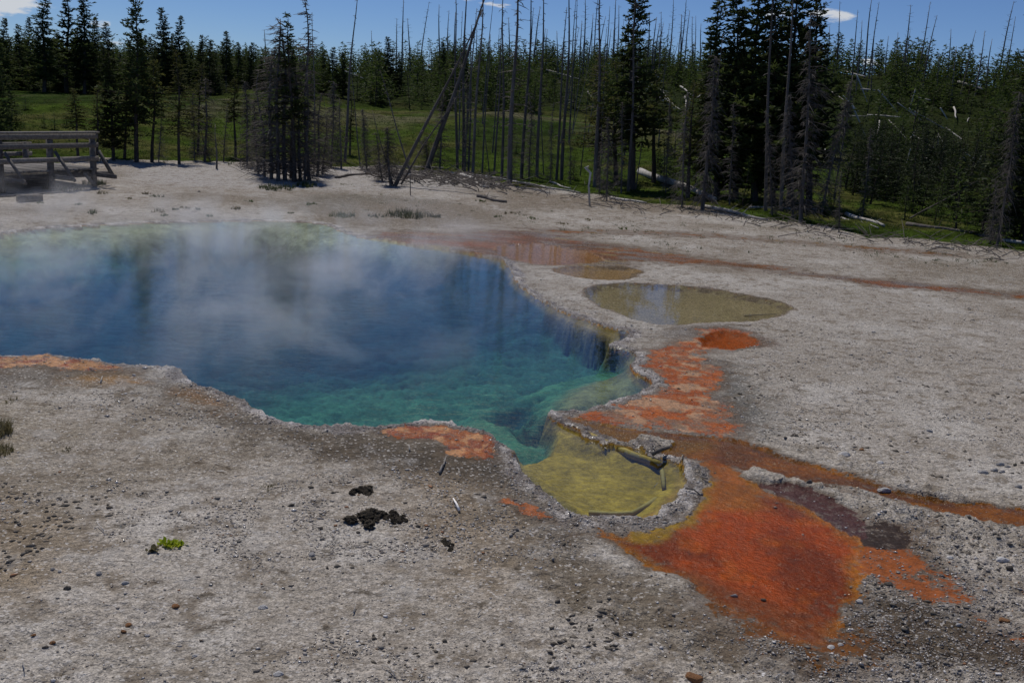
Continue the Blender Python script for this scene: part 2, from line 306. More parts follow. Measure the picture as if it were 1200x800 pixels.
# raised dry islands of crust
ISL = [[(860, 552), (880, 545), (930, 556), (990, 575), (1040, 590), (1095, 598), (1060, 612), (1020, 600), (985, 583), (940, 566), (890, 560)],
       [(745, 512), (760, 507), (788, 512), (790, 518), (770, 524), (745, 524)], [(716, 513), (735, 518), (760, 527), (740, 527), (716, 518)],
       [(785, 536), (820, 545), (822, 552), (800, 548), (780, 540)], [(664, 494), (690, 505), (700, 510), (690, 511), (668, 500)],
       [(870, 508), (930, 524), (980, 545), (1040, 560), (1090, 574), (1140, 584), (1130, 577), (1060, 556), (990, 534), (930, 514), (880, 504)]]
isl = np.full(N, 9.0)
for P in ISL: isl = np.minimum(isl, sdf_box(wx, wy, smooth_poly(P, 0, .05), 1.5))
im = sst(.03, -.03, isl+(n2-.5)*.10+(n3-.5)*.05)
matf = np.where(im > .02, matf*(1-im)-3*im, matf); lvl = lvl*(1-im)+(.05+.03*(n2-.4))*im
# ponds
pond = np.full(N, 9.0)
for nm, (P, c, dp) in PONDS.items():
    W = smooth_poly(P, 2, .03); q = sdf_box(wx, wy, W, 3); sofw = .25
    m = sst(.10, -.02, q)
    v = fbm(xn, yn, 1.2, 3, 81)
    colp = np.array(c)[None]*(.95+.6*v)[:, None]
    matc = np.where((q < .03)[:, None], colp, matc); matf = np.where(q < .06, np.maximum(matf, -(q-.01+(n2-.5)*.05)/.04), matf)
    mwet = np.where(q < .12, .8, mwet); pond = np.minimum(pond, q)
    lvl = np.where(q < .35, lvl*.3+.031*.7, lvl)
    lvl = lvl*(1-sst(.04, -.12, q))+(.03-dp)*sst(.04, -.12, q)
# rim of the spring: crusted lip
lipw = .10+.10*fbm(xn, yn, 1.7, 2, 91)+.06*far_k
W = smooth_poly([(655, 590), (760, 616), (800, 590), (812, 548), (790, 535), (830, 545), (830, 580), (800, 615), (760, 632), (700, 620), (640, 608)], 1, .02)
lipw = lipw+.06*sst(.1, -.1, sdf_box(wx, wy, W, 1))
rim = sst(0, .02, d)*sst(lipw*1.25, lipw*.5, d+(n2-.5)*.16)
wet = np.maximum(wet, rim*.9); wet = np.maximum(wet, sst(.5, .1, d)*.45)
rimcol = np.array(S(146, 136, 126)); rc2 = np.array(S(226, 218, 210))
rcol = rimcol[None]+(rc2-rimcol)[None]*sst(.4, .7, n2)[:, None]
base = base*(1-rim*.85)[:, None]+rcol*(rim*.85)[:, None]
onlip = (np.minimum(SD['near_lip'], SD['left_lip']) < .05) | (SD['far_mat'] < -.02)
matf = np.where((rim > .05) & ~onlip, matf*(1-rim)-2*rim, matf)
nz_ = np.zeros(N)
nz_ += (n2-.5)*.044*rough+(n3-.5)*.020*rough
nz_ += (fbm(xn, yn, 2.4, 3, 95)-.5)*.03
damp = sst(-.5, .5, matf)*sst(.2, .0, np.where(isl < .1, 1, 0))
flat = np.clip(sst(-.3, .6, matf)*(1-im), 0, 1)
nz_ = nz_*(1-.8*flat)
crust = (1-.85*far_k)*((np.maximum(0, fbm(xn, yn, 16, 3, 97)-.45))*.07+(n2-.45)*.018)
zn = lvl+nz_*sst(0, .25, d)+rim*crust+.004*rim
rc = sst(.02, -.02, np.where(im > 0, isl, 9))*1.0
zn = zn+im*crust*.9
zn = np.maximum(zn, .004+.004*n2)
inpond = pond < -.05
zn = np.where(inpond, lvl+(n2-.5)*.006, zn); zn = np.where((pond > .03) & (pond < .3), np.maximum(zn, .0285), zn)
# bed
shr = sst(-.5, .6, xn)*sst(7, 8.2, yn); dS = -sdf_box(xn+(n1-.5)*.10, yn, POOLW, 2.0); kS = sst(.0, .14, -d); dd = np.maximum(-d*(1-kS)+np.maximum(dS, .05)*kS, 0); depth = .46*(1-np.exp(-np.maximum(dd, 0)/(.20+.5*np.maximum(far_k, shr))))+.3*sst(.5, 4, dd)
bc = np.zeros((N, 3))+np.array([.015, .056, .078])
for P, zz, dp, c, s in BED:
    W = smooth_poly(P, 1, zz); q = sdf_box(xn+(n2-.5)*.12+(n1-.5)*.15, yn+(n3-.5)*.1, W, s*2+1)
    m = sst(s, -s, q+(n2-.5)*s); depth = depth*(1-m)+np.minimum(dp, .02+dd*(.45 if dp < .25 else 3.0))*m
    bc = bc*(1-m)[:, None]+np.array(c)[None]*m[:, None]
shal = sst(.09, .02, dd)+.0*dd
bc = bc*(1-shal*.8)[:, None]+np.array(S(150, 126, 62))[None]*(shal*.8)[:, None]
farb = sst(16.0, 17.6, np.hypot(xn, yn))*sst(1.7, .5, dd+(n2-.5)*.5)*sst(1.5, -1.0, xn)
bc = bc*(1-farb*.9)[:, None]+np.array([.50, .50, .34])[None]*(farb*.9)[:, None]; depth = depth*(1-farb*.8)
lump = fbm(xn, yn, 5.0, 5, 101, .65)
bc = bc*(.72+.56*sst(.25, .75, lump))[:, None]
depth = np.maximum(depth+(.5-lump)*.16*sst(.15, .5, depth), .006)
ins = d < 0
zn = np.where(ins, -depth, zn)
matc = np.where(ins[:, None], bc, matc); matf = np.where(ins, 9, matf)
wet = np.where(ins, .3, wet); 
Z[near] += zn*(1-grass[near])+.05*grass[near]
far_plain = ~near
Z[far_plain] += .05
# full attributes
BC = np.zeros(X.shape+(3,))+sinter; MC = np.zeros(X.shape+(3,)); MF = np.full(X.shape, -9.0); WT = np.zeros(X.shape)
BC[near] = base; MC[near] = matc; MF[near] = matf; WT[near] = np.maximum(wet, np.where(matf > -1, mwet*sst(-1, .5, matf), 0)*(d > 0))
MF = np.clip(MF, -4, 4); WN = np.full(X.shape, -1); WN[near] = np.where(matf > -.5, win, -1)
# sinter dust patch on the meadow crest is left as thin brown grass
g2 = np.array([.046, .072, .010]); g3 = np.array([.080, .078, .024]); g4 = np.array([.022, .040, .008])
gm = fbm(X, Y, .5, 4, 111); gl = fbm(X, Y, .13, 3, 112)
GC = g2+(g3-g2)*sst(.42, .66, gm)[..., None]*.85
GC = GC+(g4-GC)*sst(.42, .62, gl)[..., None]*.8
tanb = sst(40, 47, GR)*sst(54, 49, GR)*sst(.35, .6, fbm(X, Y, .3, 3, 113)); GC = GC*(1-tanb*.7)[..., None]+np.array([.13, .115, .07])*(tanb*.7)[..., None]
hillc = np.maximum(sst(58, 68, GR), sst(.26, .38, GA)*sst(32, 44, GR)); hm = hillc*(.78+.2*gl); GC = GC*(1-hm)[..., None]+np.array([.022, .029, .011])*hm[..., None]

nr, nc = X.shape
def grid_mesh(name, X, Y, Z, attrs):
    me = bpy.data.meshes.new(name); nr, nc = X.shape
    co = np.stack([X, Y, Z], -1).reshape(-1, 3).astype(np.float32)
    i = np.arange(nr*nc).reshape(nr, nc)
    q = np.stack([i[:-1, :-1], i[:-1, 1:], i[1:, 1:], i[1:, :-1]], -1).reshape(-1, 4)[:, ::-1]
    me.vertices.add(len(co)); me.vertices.foreach_set('co', co.ravel())
    me.loops.add(q.size); me.loops.foreach_set('vertex_index', q.ravel().astype(np.int32))
    me.polygons.add(len(q)); me.polygons.foreach_set('loop_start', np.arange(0, q.size, 4, dtype=np.int32))
    me.polygons.foreach_set('use_smooth', np.ones(len(q), bool))
    me.update(calc_edges=True)
    for k, v in attrs.items():
        if v.ndim == 3:
            a = me.attributes.new(k, 'FLOAT_COLOR', 'POINT'); c = np.concatenate([v.reshape(-1, 3), np.ones((v.shape[0]*v.shape[1], 1))], 1)
            a.data.foreach_set('color', c.astype(np.float32).ravel())
        else:
            a = me.attributes.new(k, 'FLOAT', 'POINT'); a.data.foreach_set('value', v.astype(np.float32).ravel())
    return me
ground_me = grid_mesh('ground', X, Y, Z, {'dry_colour': BC, 'mat_colour': MC, 'mat_field': MF, 'wet': WT, 'meadow': grass, 'meadow_colour': GC})
ground = bpy.data.objects.new('ground', ground_me); COL.objects.link(ground); ground['kind'] = 'structure'
ground['label'] = 'pale grey sinter crust with orange microbial mats and green meadow slopes behind'

lr = np.arange(len(RD)); la = np.arange(len(AZ))
def gz(x, y):
    x = np.asarray(x, float); y = np.asarray(y, float)
    fi = np.interp(np.hypot(x, y), RD, lr); fj = np.interp(np.arctan2(x, y), AZ, la)
    i = np.clip(fi.astype(int), 0, len(RD)-2); j = np.clip(fj.astype(int), 0, len(AZ)-2); a = fi-i; b = fj-j
    return (Z[i, j]*(1-a)+Z[i+1, j]*a)*(1-b)+(Z[i, j+1]*(1-a)+Z[i+1, j+1]*a)*b
TT = np.geomspace(3, 400, 1600)
def hit(px, py):
    dr = px_ray(px, py); P = CAM[None]+dr[None]*TT[:, None]; g = gz(P[:, 0], P[:, 1]); k = np.nonzero(P[:, 2] < g)[0]
    if len(k) == 0: i = 900
    else: i = k[0]
    if i == 0: return Vector(P[0])
    a = P[i-1, 2]-g[i-1]; b = g[i]-P[i, 2]; t = a/(a+b+1e-9); p = P[i-1]*(1-t)+P[i]*t
    return Vector((p[0], p[1], float(gz(p[0], p[1]))))
def at(px, r):
    dr = px_ray(px, 110); a = math.atan2(dr[0], dr[1]); x, y = math.sin(a)*r, math.cos(a)*r
    return Vector((x, y, float(gz(x, y))))
def lift(base, px, py):
    """point seen at (px,py) at the same depth as base"""
    dr = px_ray(px, py); dep = (np.array(base)-CAM)@Fw; return Vector(CAM+dr*dep/(dr@Fw))
def depth_of(p): return float((np.array(p)-CAM)@Fw)

# ------------------------------------------------------------------ node helpers / materials
def mat(name):
    m = bpy.data.materials.new(name); m.use_nodes = True; t = m.node_tree; t.nodes.clear()
    o = t.nodes.new('ShaderNodeOutputMaterial'); return m, t, o
class NB:
    def __init__(s, t): s.t = t
    def n(s, typ, **kw):
        x = s.t.nodes.new(typ)
        for k, v in kw.items(): setattr(x, k, v)
        return x
    def lk(s, a, b): s.t.links.new(a, b)
    def put(s, sock, v):
        if isinstance(v, bpy.types.NodeSocket): s.lk(v, sock)
        else: sock.default_value = v
    def m(s, op, a, b=None, c=None, clamp=False):
        x = s.n('ShaderNodeMath', operation=op, use_clamp=clamp)
        for i, v in enumerate((a, b, c)):
            if v is not None: s.put(x.inputs[i], v)
        return x.outputs[0]
    def mix(s, f, a, b, bt='MIX'):
        x = s.n('ShaderNodeMix', data_type='RGBA', blend_type=bt); s.put(x.inputs[0], f)
        for i, v in ((6, a), (7, b)):
            s.put(x.inputs[i], tuple(v)+(1,) if isinstance(v, (tuple, list, np.ndarray)) and len(v) == 3 else v)
        return x.outputs[2]
    def noise(s, scale, det=4, vec=None, rough=.55, out=0):
        x = s.n('ShaderNodeTexNoise'); x.inputs['Scale'].default_value = scale; x.inputs['Detail'].default_value = det; x.inputs['Roughness'].default_value = rough
        if vec is not None: s.lk(vec, x.inputs['Vector'])
        return x.outputs[out]
    def ramp(s, v, a, b, x0=0.0, x1=1.0):
        x = s.n('ShaderNodeMapRange', interpolation_type='SMOOTHSTEP'); s.put(x.inputs[0], v); x.inputs[1].default_value = a; x.inputs[2].default_value = b
        x.inputs[3].default_value = x0; x.inputs[4].default_value = x1; return x.outputs[0]
    def attr(s, name, o): x = s.n('ShaderNodeAttribute', attribute_name=name); return x.outputs[o]
    def scl(s, vec, v): x = s.n('ShaderNodeVectorMath', operation='MULTIPLY'); s.lk(vec, x.inputs[0]); x.inputs[1].default_value = v; return x.outputs[0]

m_ground, t, o = mat('sinter_and_meadow'); b = NB(t)
pos = b.n('ShaderNodeNewGeometry').outputs['Position']
g_fine = b.noise(95, 3, pos, .6); g_mid = b.noise(28, 4, pos, .6); g_big = b.noise(5.5, 5, pos, .65)
flow = b.noise(9, 4, b.scl(pos, (.5, 1.5, 1)), .6)
vor = b.n('ShaderNodeTexVoronoi'); vor.inputs['Scale'].default_value = 34; b.lk(pos, vor.inputs['Vector'])
vorc = b.n('ShaderNodeTexVoronoi'); vorc.inputs['Scale'].default_value = 70; b.lk(pos, vorc.inputs['Vector'])
sepc = b.n('ShaderNodeSeparateColor'); b.lk(vorc.outputs['Color'], sepc.inputs[0])
dry = b.attr('dry_colour', 'Color')
k1 = b.ramp(g_fine, .3, .7, .60, 1.42); k2 = b.ramp(g_mid, .3, .7, .74, 1.28)
kk = b.m('MULTIPLY', k1, k2)
kc = b.n('ShaderNodeCombineColor'); [b.lk(kk, kc.inputs[i]) for i in range(3)]
dry2 = b.mix(1.0, dry, kc.outputs[0], 'MULTIPLY')
dry2 = b.mix(b.ramp(g_big, .48, .66, 0, .7), dry2, S(112, 100, 84))
lit = b.noise(7, 6, b.scl(pos, (.8, 1.3, 1)), .72); dry2 = b.mix(b.ramp(lit, .57, .66, 0, .7), dry2, S(74, 64, 50))
dry2 = b.mix(b.ramp(b.noise(2.6, 5, pos, .7), .56, .66, 0, .35), dry2, S(172, 168, 162))
dry2 = b.mix(b.ramp(b.noise(13, 5, pos, .7), .60, .70, 0, .6), dry2, S(70, 60, 48))          # bits of dark organic litter
dry2 = b.mix(b.ramp(sepc.outputs[0], .90, .97, 0, .75), dry2, S(196, 190, 182))             # pale chips
matc_ = b.attr('mat_colour', 'Color')
km = b.n('ShaderNodeCombineColor'); kv = b.m('MULTIPLY', b.ramp(b.noise(18, 5, pos, .65), .25, .75, .68, 1.3), b.ramp(b.noise(60, 4, b.scl(pos, (1, 1.4, 1)), .7), .3, .7, .78, 1.22)); [b.lk(kv, km.inputs[i]) for i in range(3)]
matc2 = b.mix(1.0, matc_, km.outputs[0], 'MULTIPLY')
fld = b.m('ADD', b.attr('mat_field', 'Fac'), b.m('ADD', b.m('MULTIPLY', b.m('SUBTRACT', g_mid, .5), 3.6), b.m('MULTIPLY', b.m('SUBTRACT', g_big, .5), 3.6)))
mm = b.ramp(fld, -.25, .35)
halo = b.ramp(fld, -2.6, .1, 0, .6)
dry2 = b.mix(halo, dry2, S(92, 74, 58))
fl2 = b.noise(1.5, 6, b.scl(pos, (.55, 1.9, 1)), .72); sxg = b.n('ShaderNodeSeparateXYZ'); b.lk(pos, sxg.inputs[0])
farbreak = b.m('MAXIMUM', b.ramp(fl2, .44, .53, .12, 1), b.m('MAXIMUM', b.ramp(sxg.outputs[1], 13.5, 12, 0, 1), b.ramp(b.attr('mat_field', 'Fac'), 3.2, 3.8)))
mm = b.m('MULTIPLY', b.m('MULTIPLY', mm, farbreak), b.m('MAXIMUM', b.ramp(b.attr('mat_field', 'Fac'), 2.2, 3.6), b.ramp(b.noise(16, 6, pos, .75), .36, .47, .25, 1)))
gcol = b.mix(mm, dry2, matc2)
mc = b.attr('meadow_colour', 'Color')
gn = b.m('MULTIPLY', b.ramp(b.noise(9, 6, pos, .75), .3, .72, .45, 1.6), b.ramp(b.noise(1.3, 5, pos, .7), .38, .62, .62, 1.3)); kg = b.n('ShaderNodeCombineColor'); [b.lk(gn, kg.inputs[i]) for i in range(3)]
meadow = b.mix(1.0, mc, kg.outputs[0], 'MULTIPLY')
mfac = b.ramp(b.m('ADD', b.attr('meadow', 'Fac'), b.m('MULTIPLY', b.m('SUBTRACT', b.noise(3, 5, pos, .7), .5), .9)), .42, .58)
gcol = b.mix(mfac, gcol, meadow)
wetv = b.m('MULTIPLY', b.attr('wet', 'Fac'), b.ramp(g_mid, .3, .6, .55, 1), clamp=True)
rgh = b.m('SUBTRACT', .93, b.m('MULTIPLY', b.ramp(wetv, .3, .75), b.ramp(b.noise(40, 3, pos, .6), .35, .6, .58, .84)))
hgt = b.m('ADD', b.m('MULTIPLY', g_fine, .5), b.m('ADD', b.m('MULTIPLY', g_mid, 1.0), b.m('ADD', b.m('MULTIPLY', vor.outputs['Distance'], .25), b.m('MULTIPLY', b.noise(9, 4, pos, .6), 1.6))))
bmp = b.n('ShaderNodeBump'); b.lk(hgt, bmp.inputs['Height']); b.lk(b.m('MULTIPLY_ADD', wetv, .022, .022), bmp.inputs['Distance'])
b.lk(b.m('SUBTRACT', 1.0, b.m('MULTIPLY', mm, .55)), bmp.inputs['Strength'])
p = b.n('ShaderNodeBsdfPrincipled'); b.lk(gcol, p.inputs['Base Color']); b.lk(rgh, p.inputs['Roughness']); b.lk(bmp.outputs[0], p.inputs['Normal'])
b.lk(b.m('MULTIPLY', b.m('MULTIPLY', b.m('MULTIPLY_ADD', wetv, .40, .10), b.m('MULTIPLY_ADD', mm, -.65, 1.0)), b.m('MULTIPLY_ADD', mfac, -.9, 1.0)), p.inputs['Specular IOR Level'])
b.lk(p.outputs[0], o.inputs[0]); ground_me.materials.append(m_ground)

def water_mat(name, tint, bump, rough_, scale=(1, 1, 1), ns=6.0, ior=1.33):
    m, t, o = mat(name); b = NB(t)
    pos = b.n('ShaderNodeNewGeometry').outputs['Position']
    n = b.m('ADD', b.noise(ns, 3, b.scl(pos, scale), .6), b.m('MULTIPLY', b.noise(ns*3.7, 2, b.scl(pos, scale), .5), .25))
    bm = b.n('ShaderNodeBump'); b.lk(n, bm.inputs['Height']); bm.inputs['Distance'].default_value = bump; bm.inputs['Strength'].default_value = 1
    fr = b.n('ShaderNodeFresnel'); fr.inputs[0].default_value = ior; b.lk(bm.outputs[0], fr.inputs[1])
    tr = b.n('ShaderNodeBsdfTransparent'); tr.inputs[0].default_value = tint+(1,)
    gl = b.n('ShaderNodeBsdfGlossy'); gl.inputs['Roughness'].default_value = rough_; b.lk(bm.outputs[0], gl.inputs['Normal']); gl.inputs[0].default_value = (1, 1, 1, 1)
    mx = b.n('ShaderNodeMixShader'); b.lk(fr.outputs[0], mx.inputs[0]); b.lk(tr.outputs[0], mx.inputs[1]); b.lk(gl.outputs[0], mx.inputs[2]); b.lk(mx.outputs[0], o.inputs[0])
    return m
m_pool = water_mat('hot_spring_water', (.90, .97, .98), .0036, .025, (1.0, 1.8, 1), 4.6)
m_thin = water_mat('shallow_runoff_water', (.94, .92, .88), .002, .03, (1, 1, 1), 9, 1.13)
m_pond2 = water_mat('turbid_pond_water', (.90, .86, .78), .0012, .06, (1, 1, 1), 6, 1.06)
m_pond = water_mat('still_pond_water', (.96, .95, .92), .0010, .02, (1, 1, 1), 4, 1.24)

def solid(name, c1, c2, scale=8, rough_=.85, bump=.01, stretch=(1, 1, 1), coord='Object', c3=None):
    m, t, o = mat(name); b = NB(t); tcn = b.n('ShaderNodeTexCoord')
    v = b.scl(tcn.outputs[coord], stretch)
    n = b.noise(scale, 5, v, .65); col = b.mix(b.ramp(n, .3, .7), c1, c2)
    if c3 is not None: col = b.mix(b.ramp(b.noise(scale*2.7, 4, v, .6), .55, .68), col, c3)
    oi = b.n('ShaderNodeObjectInfo'); kv = b.m('MULTIPLY_ADD', oi.outputs['Random'], .45, .78); kc = b.n('ShaderNodeCombineColor'); [b.lk(kv, kc.inputs[i]) for i in range(3)]
    col = b.mix(1.0, col, kc.outputs[0], 'MULTIPLY')
    bm = b.n('ShaderNodeBump'); b.lk(b.noise(scale*2, 4, v, .6), bm.inputs['Height']); bm.inputs['Distance'].default_value = bump
    p = b.n('ShaderNodeBsdfPrincipled'); b.lk(col, p.inputs['Base Color']); p.inputs['Roughness'].default_value = rough_; b.lk(bm.outputs[0], p.inputs['Normal'])
    p.inputs['Specular IOR Level'].default_value = .25
    b.lk(p.outputs[0], o.inputs[0]); return m
def leafy(name, c1, c2, trans=.35, c3=None):
    m, t, o = mat(name); b = NB(t); tcn = b.n('ShaderNodeTexCoord')
    n = b.noise(2.2, 4, tcn.outputs['Object'], .7); col = b.mix(b.ramp(n, .35, .65), c1, c2)
    if c3 is not None: col = b.mix(b.ramp(b.noise(.9, 3, tcn.outputs['Object'], .6), .55, .7), col, c3)
    oi = b.n('ShaderNodeObjectInfo'); kv = b.m('MULTIPLY_ADD', oi.outputs['Random'], .6, .7); kc = b.n('ShaderNodeCombineColor'); [b.lk(kv, kc.inputs[i]) for i in range(3)]
    col = b.mix(1.0, col, kc.outputs[0], 'MULTIPLY')
    p = b.n('ShaderNodeBsdfPrincipled'); b.lk(col, p.inputs['Base Color']); p.inputs['Roughness'].default_value = .7; p.inputs['Specular IOR Level'].default_value = .2
    tl = b.n('ShaderNodeBsdfTranslucent'); b.lk(col, tl.inputs[0]); mx = b.n('ShaderNodeMixShader'); mx.inputs[0].default_value = trans
    b.lk(p.outputs[0], mx.inputs[1]); b.lk(tl.outputs[0], mx.inputs[2]); b.lk(mx.outputs[0], o.inputs[0]); return m
m_bark = solid('pine_bark', (.050, .038, .030), (.11, .090, .072), 9, .95, .02, (1, 1, .25))
m_dead = solid('weathered_dead_wood', (.085, .072, .062), (.19, .17, .15), 7, .9, .01, (1, 1, .12))
m_twig = solid('dead_twigs', (.095, .082, .072), (.18, .16, .14), 3, .9, .0)
m_pale = solid('bleached_log', (.34, .31, .27), (.58, .55, .50), 6, .8, .01, (1, 1, .15), c3=(.16, .14, .12))
m_need = leafy('pine_needles', (.036, .054, .016), (.080, .102, .028), .42, (.085, .088, .030))
m_young = leafy('young_pine_needles', (.044, .074, .015), (.100, .142, .028), .45, (.120, .132, .036))
m_shade = leafy('shaded_young_pine_needles', (.016, .030, .008), (.044, .060, .016), .25)  # dark copy of the young pine needles; right thicket's shade put into colour
m_olive = leafy('sparse_olive_needles', (.065, .075, .020), (.13, .13, .036), .42)
m_grass = leafy('meadow_grass_blades', (.045, .080, .012), (.085, .125, .022), .4, (.09, .09, .03))
m_sedge = leafy('dark_sedge_blades', (.05, .075, .025), (.10, .12, .045), .35)
m_bright = leafy('bright_green_leaves', (.48, .60, .02), (.62, .68, .06), .35)
m_drygrass = leafy('dry_grass_blades', (.14, .12, .055), (.22, .19, .10), .35)
m_plank = solid('weathered_planks', (.15, .135, .12), (.27, .25, .225), 5, .85, .004, (.5, 4, 4))
m_beam = solid('weathered_beam', (.10, .09, .08), (.20, .18, .16), 5, .9, .006, (.6, 3, 3))
m_stone_w = solid('pale_sinter_stone', S(215, 210, 204), S(240, 236, 230), 14, .85, .01)
m_stone_g = solid('grey_sinter_stone', S(150, 148, 146), S(195, 190, 185), 14, .85, .01)
m_stone_b = solid('brown_stone', S(135, 95, 62), S(185, 135, 92), 14, .85, .01)
m_stone_d = solid('dark_stone', S(92, 86, 78), S(138, 128, 116), 14, .8, .01)
m_dung = solid('dark_dung', (.075, .062, .043), (.21, .17, .12), 18, .95, .02)
m_subm = solid('algae_coated_wood', (.26, .20, .05), (.42, .33, .09), 7, .7, .01, (1, 1, .2))

# ------------------------------------------------------------------ mesh builders
class MB:
    def __init__(s): s.V = []; s.Fc = []; s.Mi = []; s.n = 0
    def add(s, V, Fs, mi=0):
        V = np.asarray(V, float).reshape(-1, 3); s.V.append(V)
        for f in Fs: s.Fc.append([i+s.n for i in f])
        s.Mi += [mi]*len(Fs); s.n += len(V)
    def tube(s, P, rad, sides=6, mi=0, cap=True):
        P = np.asarray(P, float); k = len(P); rad = np.broadcast_to(np.asarray(rad, float), (k,))
        T = np.gradient(P, axis=0); T /= np.linalg.norm(T, axis=1)[:, None]+1e-9
        ref = np.array([0, 0, 1.0]) if abs(T[0, 2]) < .9 else np.array([1.0, 0, 0])
        V = []
        for i in range(k):
            u = np.cross(T[i], ref); u /= np.linalg.norm(u)+1e-9; v_ = np.cross(T[i], u)
            for j in range(sides):
                a = 2*math.pi*j/sides; V.append(P[i]+rad[i]*(math.cos(a)*u+math.sin(a)*v_))
        Fs = [[i*sides+j, i*sides+(j+1) % sides, (i+1)*sides+(j+1) % sides, (i+1)*sides+j] for i in range(k-1) for j in range(sides)]
        if cap: Fs += [list(range(sides))[::-1], list(range((k-1)*sides, k*sides))]
        s.add(V, Fs, mi)
    def tris(s, T, mi=0):
        T = np.asarray(T, float).reshape(-1, 3); n = len(T)//3
        s.add(T, [[3*i, 3*i+1, 3*i+2] for i in range(n)], mi)
    def box(s, c, u, v_, w_, mi=0):
        c, u, v_, w_ = [np.asarray(q, float) for q in (c, u, v_, w_)]
        V = [c+a*u+bb*v_+cc*w_ for a in (-.5, .5) for bb in (-.5, .5) for cc in (-.5, .5)]
        s.add(V, [[0, 1, 3, 2], [4, 6, 7, 5], [0, 4, 5, 1], [2, 3, 7, 6], [0, 2, 6, 4], [1, 5, 7, 3]], mi)
    def mesh(s, name, mats, smooth=False):
        me = bpy.data.meshes.new(name); V = np.concatenate(s.V) if s.V else np.zeros((0, 3))
        me.vertices.add(len(V)); me.vertices.foreach_set('co', V.astype(np.float32).ravel())
        ln = np.array([len(f) for f in s.Fc], dtype=np.int32); idx = np.fromiter((i for f in s.Fc for i in f), dtype=np.int32)
        me.loops.add(len(idx)); me.loops.foreach_set('vertex_index', idx); me.polygons.add(len(ln))
        me.polygons.foreach_set('loop_start', np.concatenate([[0], np.cumsum(ln)[:-1]]).astype(np.int32))
        me.polygons.foreach_set('material_index', np.array(s.Mi, dtype=np.int32))
        if smooth: me.polygons.foreach_set('use_smooth', np.ones(len(ln), bool))
        me.update(calc_edges=True)
        for m in mats: me.materials.append(m)
        return me
def link(name, me, parent=None):
    o = bpy.data.objects.new(name, me); COL.objects.link(o)
    if parent is not None: o.parent = parent
    return o
def tag(o, label=None, cat=None, group=None, kind=None):
    if label: o['label'] = label
    if cat: o['category'] = cat
    if group: o['group'] = group
    if kind: o['kind'] = kind
    return o
def empty(name, loc=(0, 0, 0)):
    e = bpy.data.objects.new(name, None); COL.objects.link(e); e.location = loc; e.empty_display_size = .1; return e

# ------------------------------------------------------------------ water sheets
def sheet(name, W, z, m, label, expand=.25):
    """triangulated flat sheet; it runs a little way under the bank all round"""
    import bmesh
    W = np.asarray(W); n = len(W); area = 0.5*np.sum(W[:, 0]*np.roll(W[:, 1], -1)-np.roll(W[:, 0], -1)*W[:, 1])
    T = np.roll(W, -1, 0)-np.roll(W, 1, 0); T /= np.linalg.norm(T, axis=1)[:, None]+1e-9
    Nn = np.stack([T[:, 1], -T[:, 0]], 1)*(1 if area > 0 else -1); W2 = W+Nn*expand
    if area < 0: W2 = W2[::-1]
    me = bpy.data.meshes.new(name); me.from_pydata([(a, c_, 0) for a, c_ in W2], [], [list(range(n))]); me.update()
    bm = bmesh.new(); bm.from_mesh(me); bmesh.ops.triangulate(bm, faces=bm.faces[:]); bm.to_mesh(me); bm.free()
    me.materials.append(m); o_ = link(name, me); o_.location = (0, 0, z); tag(o_, label, None, None, 'structure'); return o_
sheet('spring_water', POOLW, 0.0, m_pool, 'steaming deep blue and teal hot spring water', .10)
PL = {'pond_brown': 'shallow rusty brown pond above the spring rim', 'pond_small': 'smallest tan pond between the brown and olive ponds', 'pond_olive': 'widest olive tan pond reflecting pale snags', 'pond_rust': 'dark rust coloured pond on the orange mat'}
for nm in PONDS: sheet('pond_water', smooth_poly(PONDS[nm][0], 2, .03), .027, m_pond2 if nm in ('pond_brown', 'pond_small', 'pond_rust') else m_pond, PL[nm], .12)
sheet('runoff_water', smooth_poly(MATS['big_orange'][0], 1, .03), .0165, m_thin, 'thin runoff film over the large orange mat', .03)
sheet('runoff_water', smooth_poly(MATS['channel'][0], 1, .03), .0145, m_thin, 'amber runoff stream leaving the spring to the right', .03)

